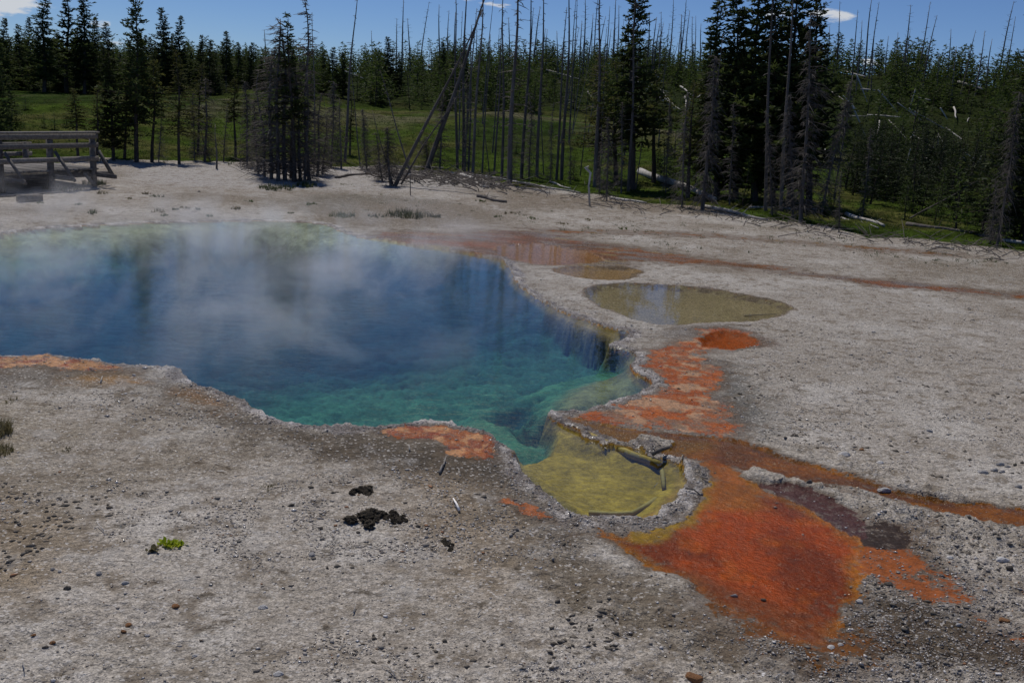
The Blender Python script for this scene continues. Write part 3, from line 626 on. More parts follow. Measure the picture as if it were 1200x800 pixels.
# ------------------------------------------------------------------ trees
def unit(v): return v/(np.linalg.norm(v)+1e-9)
def sprays(MBo, p0, p1, n, size, mi=0, droop=.2, wide=.16):
    """needle sprays along a branch: narrow pointed leaf faces fanning outward"""
    ax = unit(p1-p0); T = []
    for k in range(n):
        t = (k+.6*random.random()+.2)/n; c = p0+(p1-p0)*t
        for q in range(3):
            dr = unit(ax*random.uniform(.2, 1.1)+np.array([random.gauss(0, .65), random.gauss(0, .65), random.gauss(.12, .45)]))
            L = size*random.uniform(.6, 1.25)*(1-.35*t); sd_ = unit(np.cross(dr, np.array([random.gauss(0, 1), random.gauss(0, 1), random.gauss(0, 1)])))*L*wide*random.uniform(.7, 1.3)
            e = c+dr*L; md = c+dr*L*.5
            T += [c, md+sd_, e, c, e, md-sd_]
    MBo.tris(T, mi)
def pine(H, width, nbr, seed, crown_base=.15, spray_n=7, size=.28, gap=.0, trunk_r=.012, top_pow=.9, sides=6, one=None, wide=.17):
    random.seed(seed); tr = one or MB(); cr = one or MB()
    wob_ = [np.array([math.sin(seed+i*1.3)*.012*H*(i/6), math.cos(seed*2+i)*.012*H*(i/6), H*i/6]) for i in range(7)]
    wob_ = np.array(wob_); 
    tr.tube(np.concatenate([[[0, 0, -.15]], wob_]), [H*trunk_r*1.25]+[H*trunk_r*(1-.93*(i/6)) for i in range(7)], sides, 0)
    def tp(h): 
        f = h*6; i = min(5, int(f)); return wob_[i]+(wob_[i+1]-wob_[i])*(f-i)
    bn = [random.uniform(.55, 1.25) for _ in range(14)]; a0 = random.uniform(0, 6.28)
    for k in range(nbr):
        h = crown_base+(1-crown_base)*((k+random.random())/nbr)
        if random.random() < gap: continue
        tt = (h-crown_base)/(1-crown_base)
        prof = (1-tt)**top_pow*(.55+.45*min(1, tt*5+.3))
        L = width*H*prof*random.choice((random.uniform(.45, .9), random.uniform(.7, 1.35)))*bn[int(tt*13)]+.012*H
        a = k*2.4+random.uniform(-.5, .5); L *= 1+.25*math.cos(a-a0); up = .45*tt-.12+random.uniform(-.12, .12)
        p0 = tp(min(h, .995)); dr = unit(np.array([math.cos(a), math.sin(a), up])); p1 = p0+dr*L+np.array([0, 0, -.10*L*(1-tt)])
        p2 = p1+unit(np.array([dr[0], dr[1], .5]))*L*.12
        tr.tube([p0, p1], [H*.0028*(1-tt*.6), H*.001], 3, 0, False)
        sprays(cr, p0+(p1-p0)*.15, p2, max(2, int(spray_n*(.4+.8*prof))), size*(.6+.55*prof), 1 if one else 0, wide=wide)
    # leader
    sprays(cr, tp(.93), tp(.999), 3, size*.5, 1 if one else 0, wide=wide)
    return tr, cr
PINES = []
for i, (H, wd, nb, cb, sn, sz, gp) in enumerate([(10, .17, 150, .12, 14, .36, .16), (10, .135, 140, .22, 14, .34, .22), (10, .19, 165, .06, 15, .36, .14), (10, .12, 100, .30, 12, .32, .30), (10, .25, 180, .03, 15, .38, .10)]):
    a_, c_ = pine(H, wd, nb, 100+i, cb, sn, sz, gp); PINES.append((a_.mesh('pine_trunk', [m_bark], True), c_.mesh('pine_crown', [m_need])))
SPARSE = []
for i, (H, wd, nb, cb, sn, sz, gp) in enumerate([(10, .14, 110, .2, 9, .27, .25), (10, .17, 140, .24, 9, .27, .2), (10, .12, 90, .45, 10, .3, .1)]):
    a_, c_ = pine(H, wd, nb, 150+i, cb, sn, sz, gp); SPARSE.append((a_.mesh('pine_trunk', [m_bark], True), c_.mesh('pine_crown', [m_olive])))
YOUNG = []
for i, (wd, nb) in enumerate([(.22, 46), (.27, 54), (.18, 40), (.31, 60), (.24, 50)]):
    o_ = MB(); pine(4, wd, int(nb*1.2), 200+i, .03, 7, .21, .06, .011, .8, 4, one=o_, wide=.15); YOUNG.append(o_.mesh('young_pine', [m_bark, m_young]))
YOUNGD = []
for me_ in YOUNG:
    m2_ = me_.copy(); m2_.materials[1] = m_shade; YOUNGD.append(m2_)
YOUNGMB = []
for i, (wd, nb) in enumerate([(.24, 26), (.30, 30), (.19, 24)]):
    o_ = MB(); pine(4, wd, nb, 300+i, .02, 4, .36, .04, .011, .8, 3, one=o_, wide=.2); YOUNGMB.append(o_)
def snag(H, seed, ntw, tl, r0, droop=.2, curve=.015, sub=2, start=.15, top=1.0, tw_r=.0016):
    random.seed(seed); tr = MB(); tw = MB(); k = 9
    ph = random.uniform(0, 6); P = np.array([[math.sin(ph+i*.7)*curve*H*(i/k), math.cos(ph*1.7+i*.6)*curve*H*(i/k), H*i/k] for i in range(k+1)])
    tr.tube(np.concatenate([[[0, 0, -.2]], P]), [r0*1.3*H]+[r0*H*(1-.85*(i/k)**1.1)+.0006*H for i in range(k+1)], 7, 0)
    a0 = random.uniform(0, 6.28); bands = [random.random() for _ in range(24)]
    for j in range(ntw):
        h = start+(top-start)*random.random(); f = h*k
        if random.random() > .25+bands[int(h*23.9)]*1.1: continue
        i = min(k-1, int(f)); p0 = P[i]+(P[i+1]-P[i])*(f-i); a = random.uniform(0, 6.283)
        L = tl*H*random.choice((random.uniform(.2, .7), random.uniform(.5, 1.3)))*(1.15-h*.85)*(1+.35*math.cos(a-a0)); up = random.uniform(-.25, .5)-droop
        dr = unit(np.array([math.cos(a), math.sin(a), up])); mid = p0+dr*L*.55; end = mid+unit(dr+np.array([random.gauss(0, .3), random.gauss(0, .3), -droop*1.4+random.gauss(0, .2)]))*L*.5
        tw.tube([p0, mid, end], [tw_r*H*1.3, tw_r*H*.9, tw_r*H*.4], 3, 0, False)
        for q in range(sub):
            s0 = p0+(mid-p0)*random.uniform(.3, 1); e = s0+unit(dr+np.array([random.gauss(0, .7), random.gauss(0, .7), random.gauss(-droop, .5)]))*L*random.uniform(.2, .45)
            tw.tube([s0, e], [tw_r*H*.7, tw_r*H*.35], 3, 0, False)
    return tr.mesh('snag_trunk', [m_dead], True), tw.mesh('snag_twigs', [m_twig])
BARE = [snag(10, 400+i, nt_, tl, r0, .15, cv, 1, st) for i, (nt_, tl, r0, cv, st) in enumerate([(60, .050, .0085, .010, .25), (90, .055, .0075, .016, .25), (44, .040, .0065, .008, .3), (120, .070, .009, .014, .2)])]
FAR = []
for i, (nt_, tl) in enumerate([(24, .05), (34, .06), (16, .04), (44, .07)]):
    random.seed(450+i); o_ = MB(); H = 10; cv = .012; P = np.array([[math.sin(i*3+j*.8)*cv*H*j/5, math.cos(i*2+j*.7)*cv*H*j/5, H*j/5] for j in range(6)])
    o_.tube(np.concatenate([[[0, 0, -.4]], P]), [.11, .10, .09, .078, .062, .045, .022], 5, 0)
    for j in range(nt_):
        h = random.uniform(.3, 1); q = h*5; k_ = min(4, int(q)); p0 = P[k_]+(P[k_+1]-P[k_])*(q-k_); a = random.uniform(0, 6.28); L = tl*H*random.uniform(.5, 1.2)*(1.2-.7*h)
        e = p0+unit(np.array([math.cos(a), math.sin(a), random.uniform(-.2, .5)]))*L; o_.tube([p0, e], [.018, .008], 3, 1, False)
    FAR.append(o_.mesh('far_snag', [m_dead, m_twig], True))
TWIGGY = [snag(10, 500+i, nt_, tl, r0, dr_, cv, sb, st, 1, .0019) for i, (nt_, tl, r0, dr_, cv, sb, st) in enumerate([(300, .14, .010, .25, .012, 5, .06), (380, .17, .011, .35, .02, 5, .04), (250, .11, .008, .1, .02, 5, .10), (430, .20, .012, .45, .015, 5, .05)])]

def stand(o, base, top, H, spin=None, sxy=1.0):
    v = Vector(top)-Vector(base); s = v.length/H
    q = Vector((0, 0, 1)).rotation_difference(v.normalized())
    if spin is None: spin = random.uniform(0, 6.283)
    o.rotation_mode = 'QUATERNION'; o.rotation_quaternion = q @ Quaternion((0, 0, 1), spin); o.location = base; o.scale = (s*sxy, s*sxy, s)
def tree2(name, meshes, parts, base, top, H, label, cat, group=None, sxy=1.0):
    e = empty(name); tag(e, label, cat, group); stand(e, base, top, H, sxy=sxy)
    for nm, me in zip(parts, meshes):
        c_ = link(nm, me, e)
        if nm == 'twigs': c_['kind'] = 'stuff'
    return e
random.seed(5)
# --- living pines: base px, top px, variant, girth, label
LP = [
 ((160, 190), (160, -12), 1, 1.15, 'tall dark pine standing at the meadow edge right of the boardwalk'),
 ((133, 188), (128, 62), 0, 1.5, 'bushy dark pine just right of the boardwalk railing end'),
 ((345, 213), (338, 16), 3, 1.25, 'tallest living pine in the clump above the far pool rim'),
 ((741, 222), (742, -28), 1, 1.3, 'tall pine with a thick bare lower trunk above the fallen pale log'),
 ((840, 229), (842, 2), 0, 1.5, 'left edge pine of the black pine stand right of centre'),
 ((862, 233), (862, -14), 2, 1.3, 'broad pine second from left in the black pine stand'),
 ((884, 236), (886, -45), 2, 1.35, 'tall pine in the middle of the black pine stand'),
 ((905, 238), (908, -20), 0, 1.5, 'dark pine right of the middle of the black pine stand'),
 ((926, 239), (932, -60), 2, 1.2, 'tallest pine at the right of the black pine stand'),
 ((948, 243), (956, -6), 1, 1.4, 'narrow pine closing the right side of the black pine stand'),
 ((1202, 280), (1222, -6), 4, 1.1, 'large pine cut off by the right edge of the frame'),
 ((1236, 285), (1262, -40), 2, 1.1, 'large pine standing just outside the right edge'),
 ((-6, 186), (0, 52), 4, 1.0, 'dark pine at the left edge behind the boardwalk'),
 ((14, 165), (12, 95), 4, 1.2, 'small bushy pine above the boardwalk rails'),
]
for (bx, by), (tx, ty), v, g, lab in LP:
    B = hit(bx, by); T_ = lift(B, tx, ty)
    tree2('pine_tree', PINES[v], ('trunk', 'crown'), B, T_, 10, lab, 'tree', 'living pines at the meadow edge', g)
for (bx, by), (tx, ty), v, g, lab in [
 ((210, 192), (208, 60), 1, 1.3, 'olive green slender pine with bare lower stem on the sinter edge'),
 ((178, 190), (182, 70), 2, 1.6, 'thin yellowish pine leaning beside the tall dark pine'),
 ((113, 189), (116, 96), 0, 1.6, 'ragged olive pine behind the boardwalk end'),
 ((700, 214), (704, 62), 1, 1.6, 'ragged half dead pine left of the thick bare trunk'),
 ((722, 213), (720, 70), 0, 1.8, 'ragged pine touching the thick bare trunk'),
 ((766, 214), (768, 84), 2, 1.9, 'ragged pine right of the thick bare trunk'),
 ((92, 188), (86, 104), 2, 1.8, 'small olive pine behind the boardwalk rail'),
 ((146, 186), (150, 84), 0, 1.5, 'ragged pine between the boardwalk end and the tall dark pine'),
 ((232, 178), (236, 74), 1, 1.3, 'sparse pine on the meadow left of the dead grey conifer'),
 ((276, 184), (274, 92), 2, 1.5, 'ragged pine on the meadow left of the dark clump'),
 ((410, 182), (412, 104), 0, 1.4, 'small sparse pine behind the lone bare trunk'),
 ((806, 232), (812, 96), 0, 1.8, 'ragged pine leaning against the black pine stand')]:
    B = hit(bx, by); T_ = lift(B, tx, ty)
    tree2('sparse_pine', SPARSE[v], ('trunk', 'crown'), B, T_, 10, lab, 'tree', 'ragged olive pines', g)
BW = {390: 'dark pine on the hill brow, middle of three left of the lone bare trunk top', 379: 'dark pine on the hill brow, left of three beside the lone bare trunk', 402: 'dark pine on the hill brow directly left of the lone bare trunk', 455: 'taller dark pine on the hill brow right of the lone bare trunk', 444: 'shorter dark pine left of the taller one right of the lone bare trunk', 468: 'bushy dark pine right of the taller one on the hill brow', 519: 'dark pine on the brow under the tip of the leaning trunks', 532: 'dark pine on the brow behind the leftmost straight pole', 546: 'bushy dark pine on the brow behind the middle pole group'}
LW = {52: 'tall pine reaching the top of the frame above the boardwalk, left of two', 78: 'thin open crowned pine right of the tall one above the boardwalk', 99: 'tall pine above the boardwalk railing end reaching the frame top', 190: 'tall pine directly behind the edge pine in the left wood', 211: 'pine of the left wood rising behind the slender olive pine', 265: 'lone pointed pine at the right end of the left wood', 4: 'pine of the left wood under the corner cloud', 126: 'slim pine between the boardwalk pines and the edge pine', 235: 'slim pine standing between the slender olive pine and the pointed pine'}
# left wood behind the meadow: on the 54-62 m rise
random.seed(12)
for (x, ty, v, g, rr_) in [(-30, 10, 2, 1.2, 55), (4, 22, 4, 1.1, 57), (22, 30, 0, 1.3, 60), (33, 22, 2, 1, 63), (52, -3, 0, 1.5, 56), (66, 38, 2, 1.2, 62), (78, -8, 3, 1.7, 58), (88, 38, 4, 1, 63), (99, -10, 0, 1.3, 57), (112, 20, 2, 1.0, 60), (126, 28, 1, 1.5, 58), (140, 62, 4, 1, 60),
    (175, 44, 2, 1.1, 62), (190, 10, 0, 1.3, 57), (203, 40, 4, .9, 61), (211, 20, 0, 1.2, 57), (224, 60, 2, 1.1, 62), (235, 42, 1, 1.4, 58), (248, 62, 2, 1.1, 60), (265, 38, 1, 1.5, 59), (279, 50, 0, 1.3, 61), (293, 54, 2, 1.1, 60), (306, 66, 4, .9, 62), (390, 56, 0, 1.6, 66), (379, 62, 2, 1.2, 68), (402, 62, 2, 1.2, 66), (455, 44, 0, 1.4, 72), (444, 66, 2, 1.1, 72), (468, 62, 4, 1, 72), (519, 50, 2, 1.2, 76), (532, 54, 0, 1.6, 77), (546, 62, 4, .9, 76)]:
    B = at(x, rr_); T_ = lift(B, x, ty); 
    side = LW.get(x, 'tall dark pine in the left wood behind the green meadow') if x < 320 else BW[x]
    tree2('pine_tree', PINES[v], ('trunk', 'crown'), B, T_, 10, side, 'tree', 'pines of the left wood' if x < 320 else 'pines on the hill brow', g*1.15)
# left wood understorey
for i in range(46):
    x = random.uniform(-60, 330); rr_ = random.uniform(55, 70); B = at(x, rr_); h = random.uniform(1.4, 3.2); 
    e = tree2('pine_tree', PINES[random.choice((0, 2, 2, 4))], ('trunk', 'crown'), B, B+Vector((0, 0, h)), 10, 'lower dark pine filling the left wood behind the meadow', 'tree', 'lower pines of the left wood', 1.5)
# right-hand thicket: mid sized young pines from the meadow foot upward
random.seed(21); used = []
def young(B, h, label, group, v=None):
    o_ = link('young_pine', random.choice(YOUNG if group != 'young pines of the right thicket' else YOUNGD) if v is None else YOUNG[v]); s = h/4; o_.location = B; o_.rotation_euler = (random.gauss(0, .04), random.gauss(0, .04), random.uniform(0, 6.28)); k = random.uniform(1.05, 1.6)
    o_.scale = (s*k, s*k, s); tag(o_, label, 'tree', group)
cnt = 0
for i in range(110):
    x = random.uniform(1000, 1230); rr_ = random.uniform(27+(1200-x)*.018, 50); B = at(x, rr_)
    young(B, random.uniform(1.1, 2.4), 'bushy young pine with shade-darkened needle colour in the thicket at the right', 'young pines of the right thicket'); cnt += 1
EDGE = {(778, 212): 'above the thick end of the pale fallen log', (788, 216): 'just right of the one above the pale log end', (768, 208): 'behind the thick bare trunk, left of the log end', (828, 222): 'at the left foot of the black pine stand', (815, 215): 'between the ragged pine and the black pine stand',
 (870, 240): 'low beneath the black pine stand', (1010, 255): 'short one beside the white log end', (1120, 270): 'tall bushy one at the front of the right thicket', (1150, 275): 'bushy one beside the grey dead spruce at right', (1060, 258): 'at the foot of the propped bare pole', (1095, 262): 'in front of the thicket beneath the propped pole',
 (975, 252): 'low at the base of the tallest grey twiggy tree', (672, 210): 'tiny one on the grass among the bare poles', (706, 222): 'tiny one beside the short dense dead spruce', (430, 180): 'small one on the meadow right of the lone bare trunk'}
for (x, y, h) in [(778, 212, 1.5), (788, 216, 1.2), (768, 208, 1.0), (828, 222, 1.2), (815, 215, 1.4), (870, 240, 1.3), (1010, 255, .9), (1120, 270, 1.6), (1150, 275, 1.5), (1060, 258, 1.1), (1095, 262, 1.4), (975, 252, 1.0), (672, 210, .7), (706, 222, .6), (430, 180, .8)]:
    young(hit(x, y), h, 'young pine '+EDGE[(x, y)], 'young pines at the meadow edge'); cnt += 1
HL = [((990, 91), (1014, 97), 1.5), ((1008, 112), (1017, 166), 1.8), ((996, 132), (1012, 170), 1.6), ((1027, 114), (1050, 141), 1.4), ((1066, 139), (1105, 161), 1.5), ((1050, 130), (1080, 152), 1.1), ((1117, 134), (1119, 147), 1.6), ((1122, 103), (1151, 112), 2.2), ((1002, 94), (1015, 128), 1.2),
 ((745, 104), (757, 115), 1.7), ((750, 104), (760, 116), 1.2), ((761, 104), (766, 118), 1.5), ((771, 124), (794, 141), 1.6), ((778, 124), (796, 138), 1.2), ((766, 93), (776, 105), 1.6), ((797, 109), (811, 121), 1.4), ((955, 160), (962, 175), 1.2),
 ((640, 89), (668, 97), 1.6), ((668, 97), (690, 103), 1.1), ((688, 116), (694, 125), 1.3), ((460, 85), (478, 111), 1.8), ((502, 84), (503, 107), 2.0), ((392, 87), (406, 105), 1.4), ((404, 91), (427, 100), 1.3), ((462, 86), (480, 87), 1.0), ((1020, 205), (1027, 213), 1.5), ((1030, 236), (1040, 243), 1.5), ((952, 228), (962, 238), 1.4), ((548, 88), (549, 95), 1.5), ((985, 120), (1005, 140), 1.0), ((1040, 150), (1060, 172), 1.0)]
random.seed(64)
for _ in range(26):
    x_, y_ = random.choice(((random.uniform(960, 1110), random.uniform(100, 215)), (random.uniform(740, 830), random.uniform(96, 150)), (random.uniform(1080, 1180), random.uniform(120, 200))))
    HL.append(((x_, y_), (x_+random.uniform(-8, 26), y_+random.uniform(4, 26)), random.uniform(.8, 1.4)))
def to_px(P):
    v = np.array(P)-CAM; z = v@Fw; return 600+F*(v@Rt)/z, 400-F*(v@Up)/z
def hides_log(B, h):
    x0, y0 = to_px(B); x1, y1 = to_px(B+Vector((0, 0, h))); hw = (y0-y1)*.16
    for p_, q_, r_ in HL:
        for f in (0, .5, 1):
            x, y = p_[0]+(q_[0]-p_[0])*f, p_[1]+(q_[1]-p_[1])*f
            if abs(x-x0) < hw+2 and y1 < y < y0-1: return True
    return False
# hillside regrowth: nearest as trees of their own, the rest as one wood
rest = []
cand = []
for i in range(3500):
    x = random.uniform(-120, 1330); 
    rr_ = random.uniform(60, 122) if x < 800 else random.uniform(48, 122)
    if x < 330 and rr_ < 66: continue
    dens = vn(np.array([x*.02]), np.array([rr_*.12]), 77)[0]
    if x < 900 and rr_ < 104 and dens < .26: continue
    cand.append((rr_, x))
cand.sort()
k = -1
for (rr_, x) in cand:
    B = at(x, rr_); h = random.uniform(1.3, 3.1)*(1.0+.15*(rr_ > 104))*(1.15 if x > 900 else 1)
    if hides_log(B, h) and random.random() < .9: continue
    k += 1
    if k < 205: young(B, h, 'small green pine growing on the hillside behind the meadow', 'young pines on the hillside')
    else: rest.append((B, h))
V_, F_, M_ = [], [], []; off = 0
srcs = []
for mb in YOUNGMB:
    srcs.append((np.concatenate(mb.V), mb.Fc, mb.Mi))
VV = []; LI = []; LN = []; MI = []
pre = [(v, np.fromiter((i for f in fs for i in f), dtype=np.int64), np.array([len(f) for f in fs]), np.array(mi)) for v, fs, mi in srcs]
for B, h in rest:
    v, li, ln, mi = random.choice(pre); a = random.uniform(0, 6.28); s = h/4; k = random.uniform(1.2, 1.8); c_, s_ = math.cos(a), math.sin(a)
    VV.append(np.stack([(v[:, 0]*c_-v[:, 1]*s_)*s*k+B.x, (v[:, 0]*s_+v[:, 1]*c_)*s*k+B.y, v[:, 2]*s+B.z], 1)); LI.append(li+off); LN.append(ln); MI.append(mi); off += len(v)
VV = np.concatenate(VV); LI = np.concatenate(LI); LN = np.concatenate(LN); MI = np.concatenate(MI)
me = bpy.data.meshes.new('hillside_wood'); me.vertices.add(len(VV)); me.vertices.foreach_set('co', VV.astype(np.float32).ravel()); me.loops.add(len(LI)); me.loops.foreach_set('vertex_index', LI.astype(np.int32))
me.polygons.add(len(LN)); me.polygons.foreach_set('loop_start', np.concatenate([[0], np.cumsum(LN)[:-1]]).astype(np.int32)); me.polygons.foreach_set('material_index', MI.astype(np.int32)); me.update(calc_edges=True)
me.materials.append(m_bark); me.materials.append(m_young)
tag(link('hillside_forest', me), 'dense young pine regrowth covering the far hill crest', None, None, 'stuff')

# --- bare snags traced one by one: base px, top px, variant, girth, label
SN = [
 ((404, 190), (417, -6), 0, 1.0, 'bare dead trunk standing alone left of the crossing leaning trunks'),
 ((422, 193), (410, 70), 2, .9, 'thin dead stem right beside the lone bare trunk'),
 ((369, 193), (367, 15), 2, .9, 'thin grey dead stem at the right edge of the dark clump'),
 ((386, 192), (380, 112), 2, .9, 'short thin dead stem right of the dark clump'),
 ((536, 199), (532, -12), 2, 1.2, 'leftmost straight bare pole behind the leaning trunks'),
 ((543, 200), (545, -20), 2, 1.4, 'second straight bare pole behind the leaning trunks'),
 ((549, 202), (554, 30), 2, 1.1, 'third straight bare pole behind the leaning trunks'),
 ((554, 204), (566, -14), 1, 1.1, 'slightly leaning bare pole in the middle pole group'),
 ((565, 203), (574, 40), 2, 1.0, 'short leaning bare pole in the middle pole group'),
 ((574, 207), (563, 110), 2, 1.0, 'short pole leaning left across the middle pole group'),
 ((579, 205), (590, 20), 2, 1.0, 'thin pole leaning right in the middle pole group'),
 ((588, 209), (592, -18), 1, 1.0, 'straight bare pole just left of the thick twiggy trunk'),
 ((597, 217), (605, -25), 3, 1.4, 'thick twiggy dead trunk at picture centre'),
 ((611, 209), (624, -14), 0, 1.1, 'dead trunk leaning right beside the thick twiggy trunk'),
 ((629, 207), (638, -16), 2, 1.3, 'straight dark pole right of picture centre'),
 ((637, 205), (632, 70), 2, .8, 'short faint pole beside the straight dark pole'),
 ((652, 211), (664, 8), 0, .9, 'left pole of a close pair right of centre'),
 ((658, 211), (669, -18), 0, 1.1, 'right pole of a close pair right of centre'),
 ((680, 206), (692, 90), 2, .9, 'thin pole leaning right before the meadow crest'),
 ((697, 219), (706, -20), 3, 1.1, 'tall grey dead trunk left of the short twiggy stub'),
 ((736, 224), (748, -30), 1, .9, 'second bare trunk leaning behind the thick trunk'),
 ((745, 222), (757, 128), 2, 1.1, 'small leaning stem at the foot of the thick trunk'),
 ((481, 229), (480, 184), 2, 1.8, 'short dead stake on the white sinter'),
 ((254, 198), (253, 146), 2, 3.4, 'charred black stub standing left of the dark clump'),
 ((247, 190), (222, 112), 2, 1.2, 'thin dead stem leaning left above the charred stub'),
 ((822, 246), (846, 40), 1, .9, 'bare grey stem leaning right in front of the black pine stand'),
 ((897, 247), (905, -40), 0, .9, 'bare trunk rising within the black pine stand'),
 ((915, 247), (930, -40), 2, 1.2, 'bare trunk at the right of the black pine stand'),
 ((977, 234), (1000, 88), 2, 1.2, 'thin leaning stem behind the grey twiggy tree'),
 ((1066, 256), (1150, 210), 2, 1.6, 'bare pole propped low at a shallow angle in the right thicket'),
 ((500, 200), (575, -14), 0, 1.6, 'thickest of the dark trunks leaning right across the skyline'),
 ((463, 218), (566, 12), 0, 1.2, 'long trunk leaning right from the twiggy clump on white ground'),
 ((470, 216), (548, 88), 1, 1.1, 'lower leaning trunk crossing beneath the longest one'),
 ((482, 206), (444, 82), 1, 1.0, 'thin grey trunk leaning left across the leaning pair'),
 ((461, 218), (436, 130), 2, 1.4, 'short grey stem leaning left from the twiggy clump'),
]
for (bx, by), (tx, ty), v, g, lab in SN:
    B = hit(bx, by); T_ = lift(B, tx, ty)
    tree2('dead_snag', BARE[v], ('trunk', 'twigs'), B, T_, 10, lab, 'dead tree', 'bare snags at the meadow edge', g)
TW = [
 ((310, 207), (304, 82), 2, 1.0, 'grey twiggy dead tree leaning left at the clump edge'),
 ((318, 210), (316, 60), 0, .9, 'twiggy dead tree at the left of the dark clump'),
 ((334, 211), (331, 30), 1, .8, 'twiggy dead tree in the heart of the dark clump'),
 ((352, 212), (346, 70), 0, .9, 'twiggy dead tree right of the living clump pine'),
 ((362, 211), (354, -4), 2, .8, 'tall twiggy snag topping the dark clump'),
 ((372, 206), (376, 110), 1, 1.0, 'low twiggy dead tree behind the dark clump'),
 ((326, 212), (325, 22), 0, .8, 'dead grey brown spire left of the living clump pine'),
 ((341, 209), (343, 46), 2, .9, 'twiggy dead tree hidden behind the living clump pine'),
 ((303, 204), (296, 118), 3, .8, 'low drooping dead tree at the far left of the dark clump'),
 ((378, 204), (384, 130), 0, .9, 'low dead tree trailing off the right of the dark clump'),
 ((357, 214), (362, 86), 1, .8, 'dead tree leaning right out of the dark clump'),
 ((400, 198), (398, 116), 0, .8, 'faint twiggy dead tree before the meadow'),
 ((430, 200), (424, 128), 3, .6, 'low twiggy dead tree left of the crossing trunks'),
 ((515, 200), (520, 110), 0, .8, 'twiggy dead tree beneath the crossing trunks'),
 ((645, 214), (648, 120), 1, .6, 'twiggy dead tree right of the central pole row'),
 ((668, 216), (668, 140), 0, .7, 'small twiggy dead tree near the close pole pair'),
 ((780, 226), (785, 120), 3, .6, 'twiggy dead tree left of the pale log end'),
 ((905, 252), (898, 130), 1, .8, 'twiggy dead tree before the stand middle'),
 ((1010, 256), (1022, 150), 0, .8, 'twiggy dead tree on the dark slope foot'),
 ((186, 190), (190, 118), 0, .6, 'low twiggy dead tree between the dark pine and the olive pine'),
 ((228, 188), (226, 110), 1, .5, 'twiggy dead tree right of the olive pine'),
 ((262, 190), (266, 122), 2, .8, 'thin twiggy dead tree right of the charred stub'),
 ((388, 196), (392, 96), 3, .6, 'drooping dead tree between the dark clump and the lone bare trunk'),
 ((545, 202), (548, 96), 0, .9, 'twiggy dead tree among the straight bare poles'),
 ((620, 212), (622, 110), 1, .9, 'twiggy dead tree right of the thick central trunk'),
 ((728, 226), (730, 120), 0, .9, 'twiggy dead tree against the thick bare trunk'),
 ((290, 195), (288, 96), 3, .7, 'low greyish dead tree left of the dark clump'),
 ((240, 190), (243, 92), 0, 1.0, 'grey dead conifer on the meadow above the charred stub'),
 ((458, 218), (452, 150), 3, 1.3, 'dense twiggy stump on the white sinter'),
 ((448, 212), (440, 155), 1, 1.2, 'low tangle of dead branches beside the twiggy stump'),
 ((711, 236), (713, 138), 3, .8, 'short dense twiggy dead spruce at the meadow edge'),
 ((702, 226), (706, 150), 1, .9, 'low twiggy dead spruce behind the short dense one'),
 ((799, 243), (805, 108), 1, .8, 'grey twiggy tree left of the black pine stand'),
 ((824, 246), (840, 66), 3, .8, 'large grey twiggy tree leaning at the black pine stand'),
 ((855, 240), (860, 120), 0, .9, 'low twiggy dead tree in front of the black pine stand'),
 ((938, 260), (952, 18), 1, .95, 'tallest grey twiggy tree right of the black pine stand'),
 ((929, 254), (925, 110), 3, .9, 'grey twiggy mass under the right edge of the stand'),
 ((963, 249), (996, 96), 3, .8, 'grey twiggy tree leaning right over the slope'),
 ((983, 272), (985, 200), 0, 1.0, 'small twiggy sapling at the grass edge'),
 ((1168, 289), (1197, 108), 3, .75, 'grey dead spruce leaning right at the right edge'),
 ((1160, 285), (1168, 210), 1, 1.2, 'low tangle of grey branches at the foot of the dead spruce'),
 ((500, 198), (500, 160), 3, 1.6, 'tangle of dead branches under the thickest leaning trunk'),
 ((598, 216), (600, 120), 0, .9, 'dead grey tree wrapped round the thick central trunk'),
]
for (bx, by), (tx, ty), v, g, lab in TW:
    g *= 1.6 if bx < 520 else .95
    B = hit(bx, by); T_ = lift(B, tx, ty)
    tree2('twiggy_dead_tree', TWIGGY[v], ('trunk', 'twigs'), B, T_, 10, lab, 'dead tree', 'grey twiggy dead trees', g)
random.seed(91)
for i in range(16):
    bx = random.uniform(525, 790); B = at(bx, random.uniform(31, 46)); tx = bx+random.uniform(-4, 20); T_ = lift(B, tx, random.uniform(-5, 90))
    e = tree2('dead_snag', BARE[random.choice((0, 1, 2))], ('trunk', 'twigs'), B, T_, 10, 'thin dark dead stem standing on the meadow behind the front row', 'dead tree', 'thin dead stems on the meadow', .8)
# --- skyline snags on the hill crest: x at crest, top px
random.seed(33)
FS = [(435, 436, 36), (463, 466, 22), (470, 473, -4), (480, 479, 22), (490, 502, 2), (311, 311, 35), (505, 505, 54), (682, 686, -6), (694, 700, -8), (708, 714, 8), (716, 722, -6), (755, 762, 14), (762, 768, 20), (770, 776, 14), (781, 790, -4), (793, 805, -6), (799, 808, 12), (810, 812, 20), (818, 822, 28),
 (977, 985, 2), (996, 1006, 12), (1003, 1010, 24), (1010, 1022, -3), (1016, 1030, 2), (1020, 1026, 24), (1035, 1041, 42), (1045, 1053, 38), (1054, 1069, 6), (1060, 1066, 36), (1072, 1091, 2), (1080, 1097, 18), (1109, 1114, 34), (1116, 1121, 54), (1126, 1144, 36), (1143, 1155, 36), (1155, 1162, 46), (1167, 1187, 2), (1175, 1190, 20), (966, 972, 30), (1098, 1100, 66), (350, 352, 60), (262, 262, 58)]
for x in range(608, 835, 7): FS.append((x+random.uniform(-3, 3), x+random.uniform(2, 12), random.choice((random.uniform(25, 55), random.uniform(-5, 40)))))
for x in (515, 524, 529, 541, 556, 570, 583, 595): FS.append((x, x+random.uniform(0, 8), random.uniform(5, 45)))
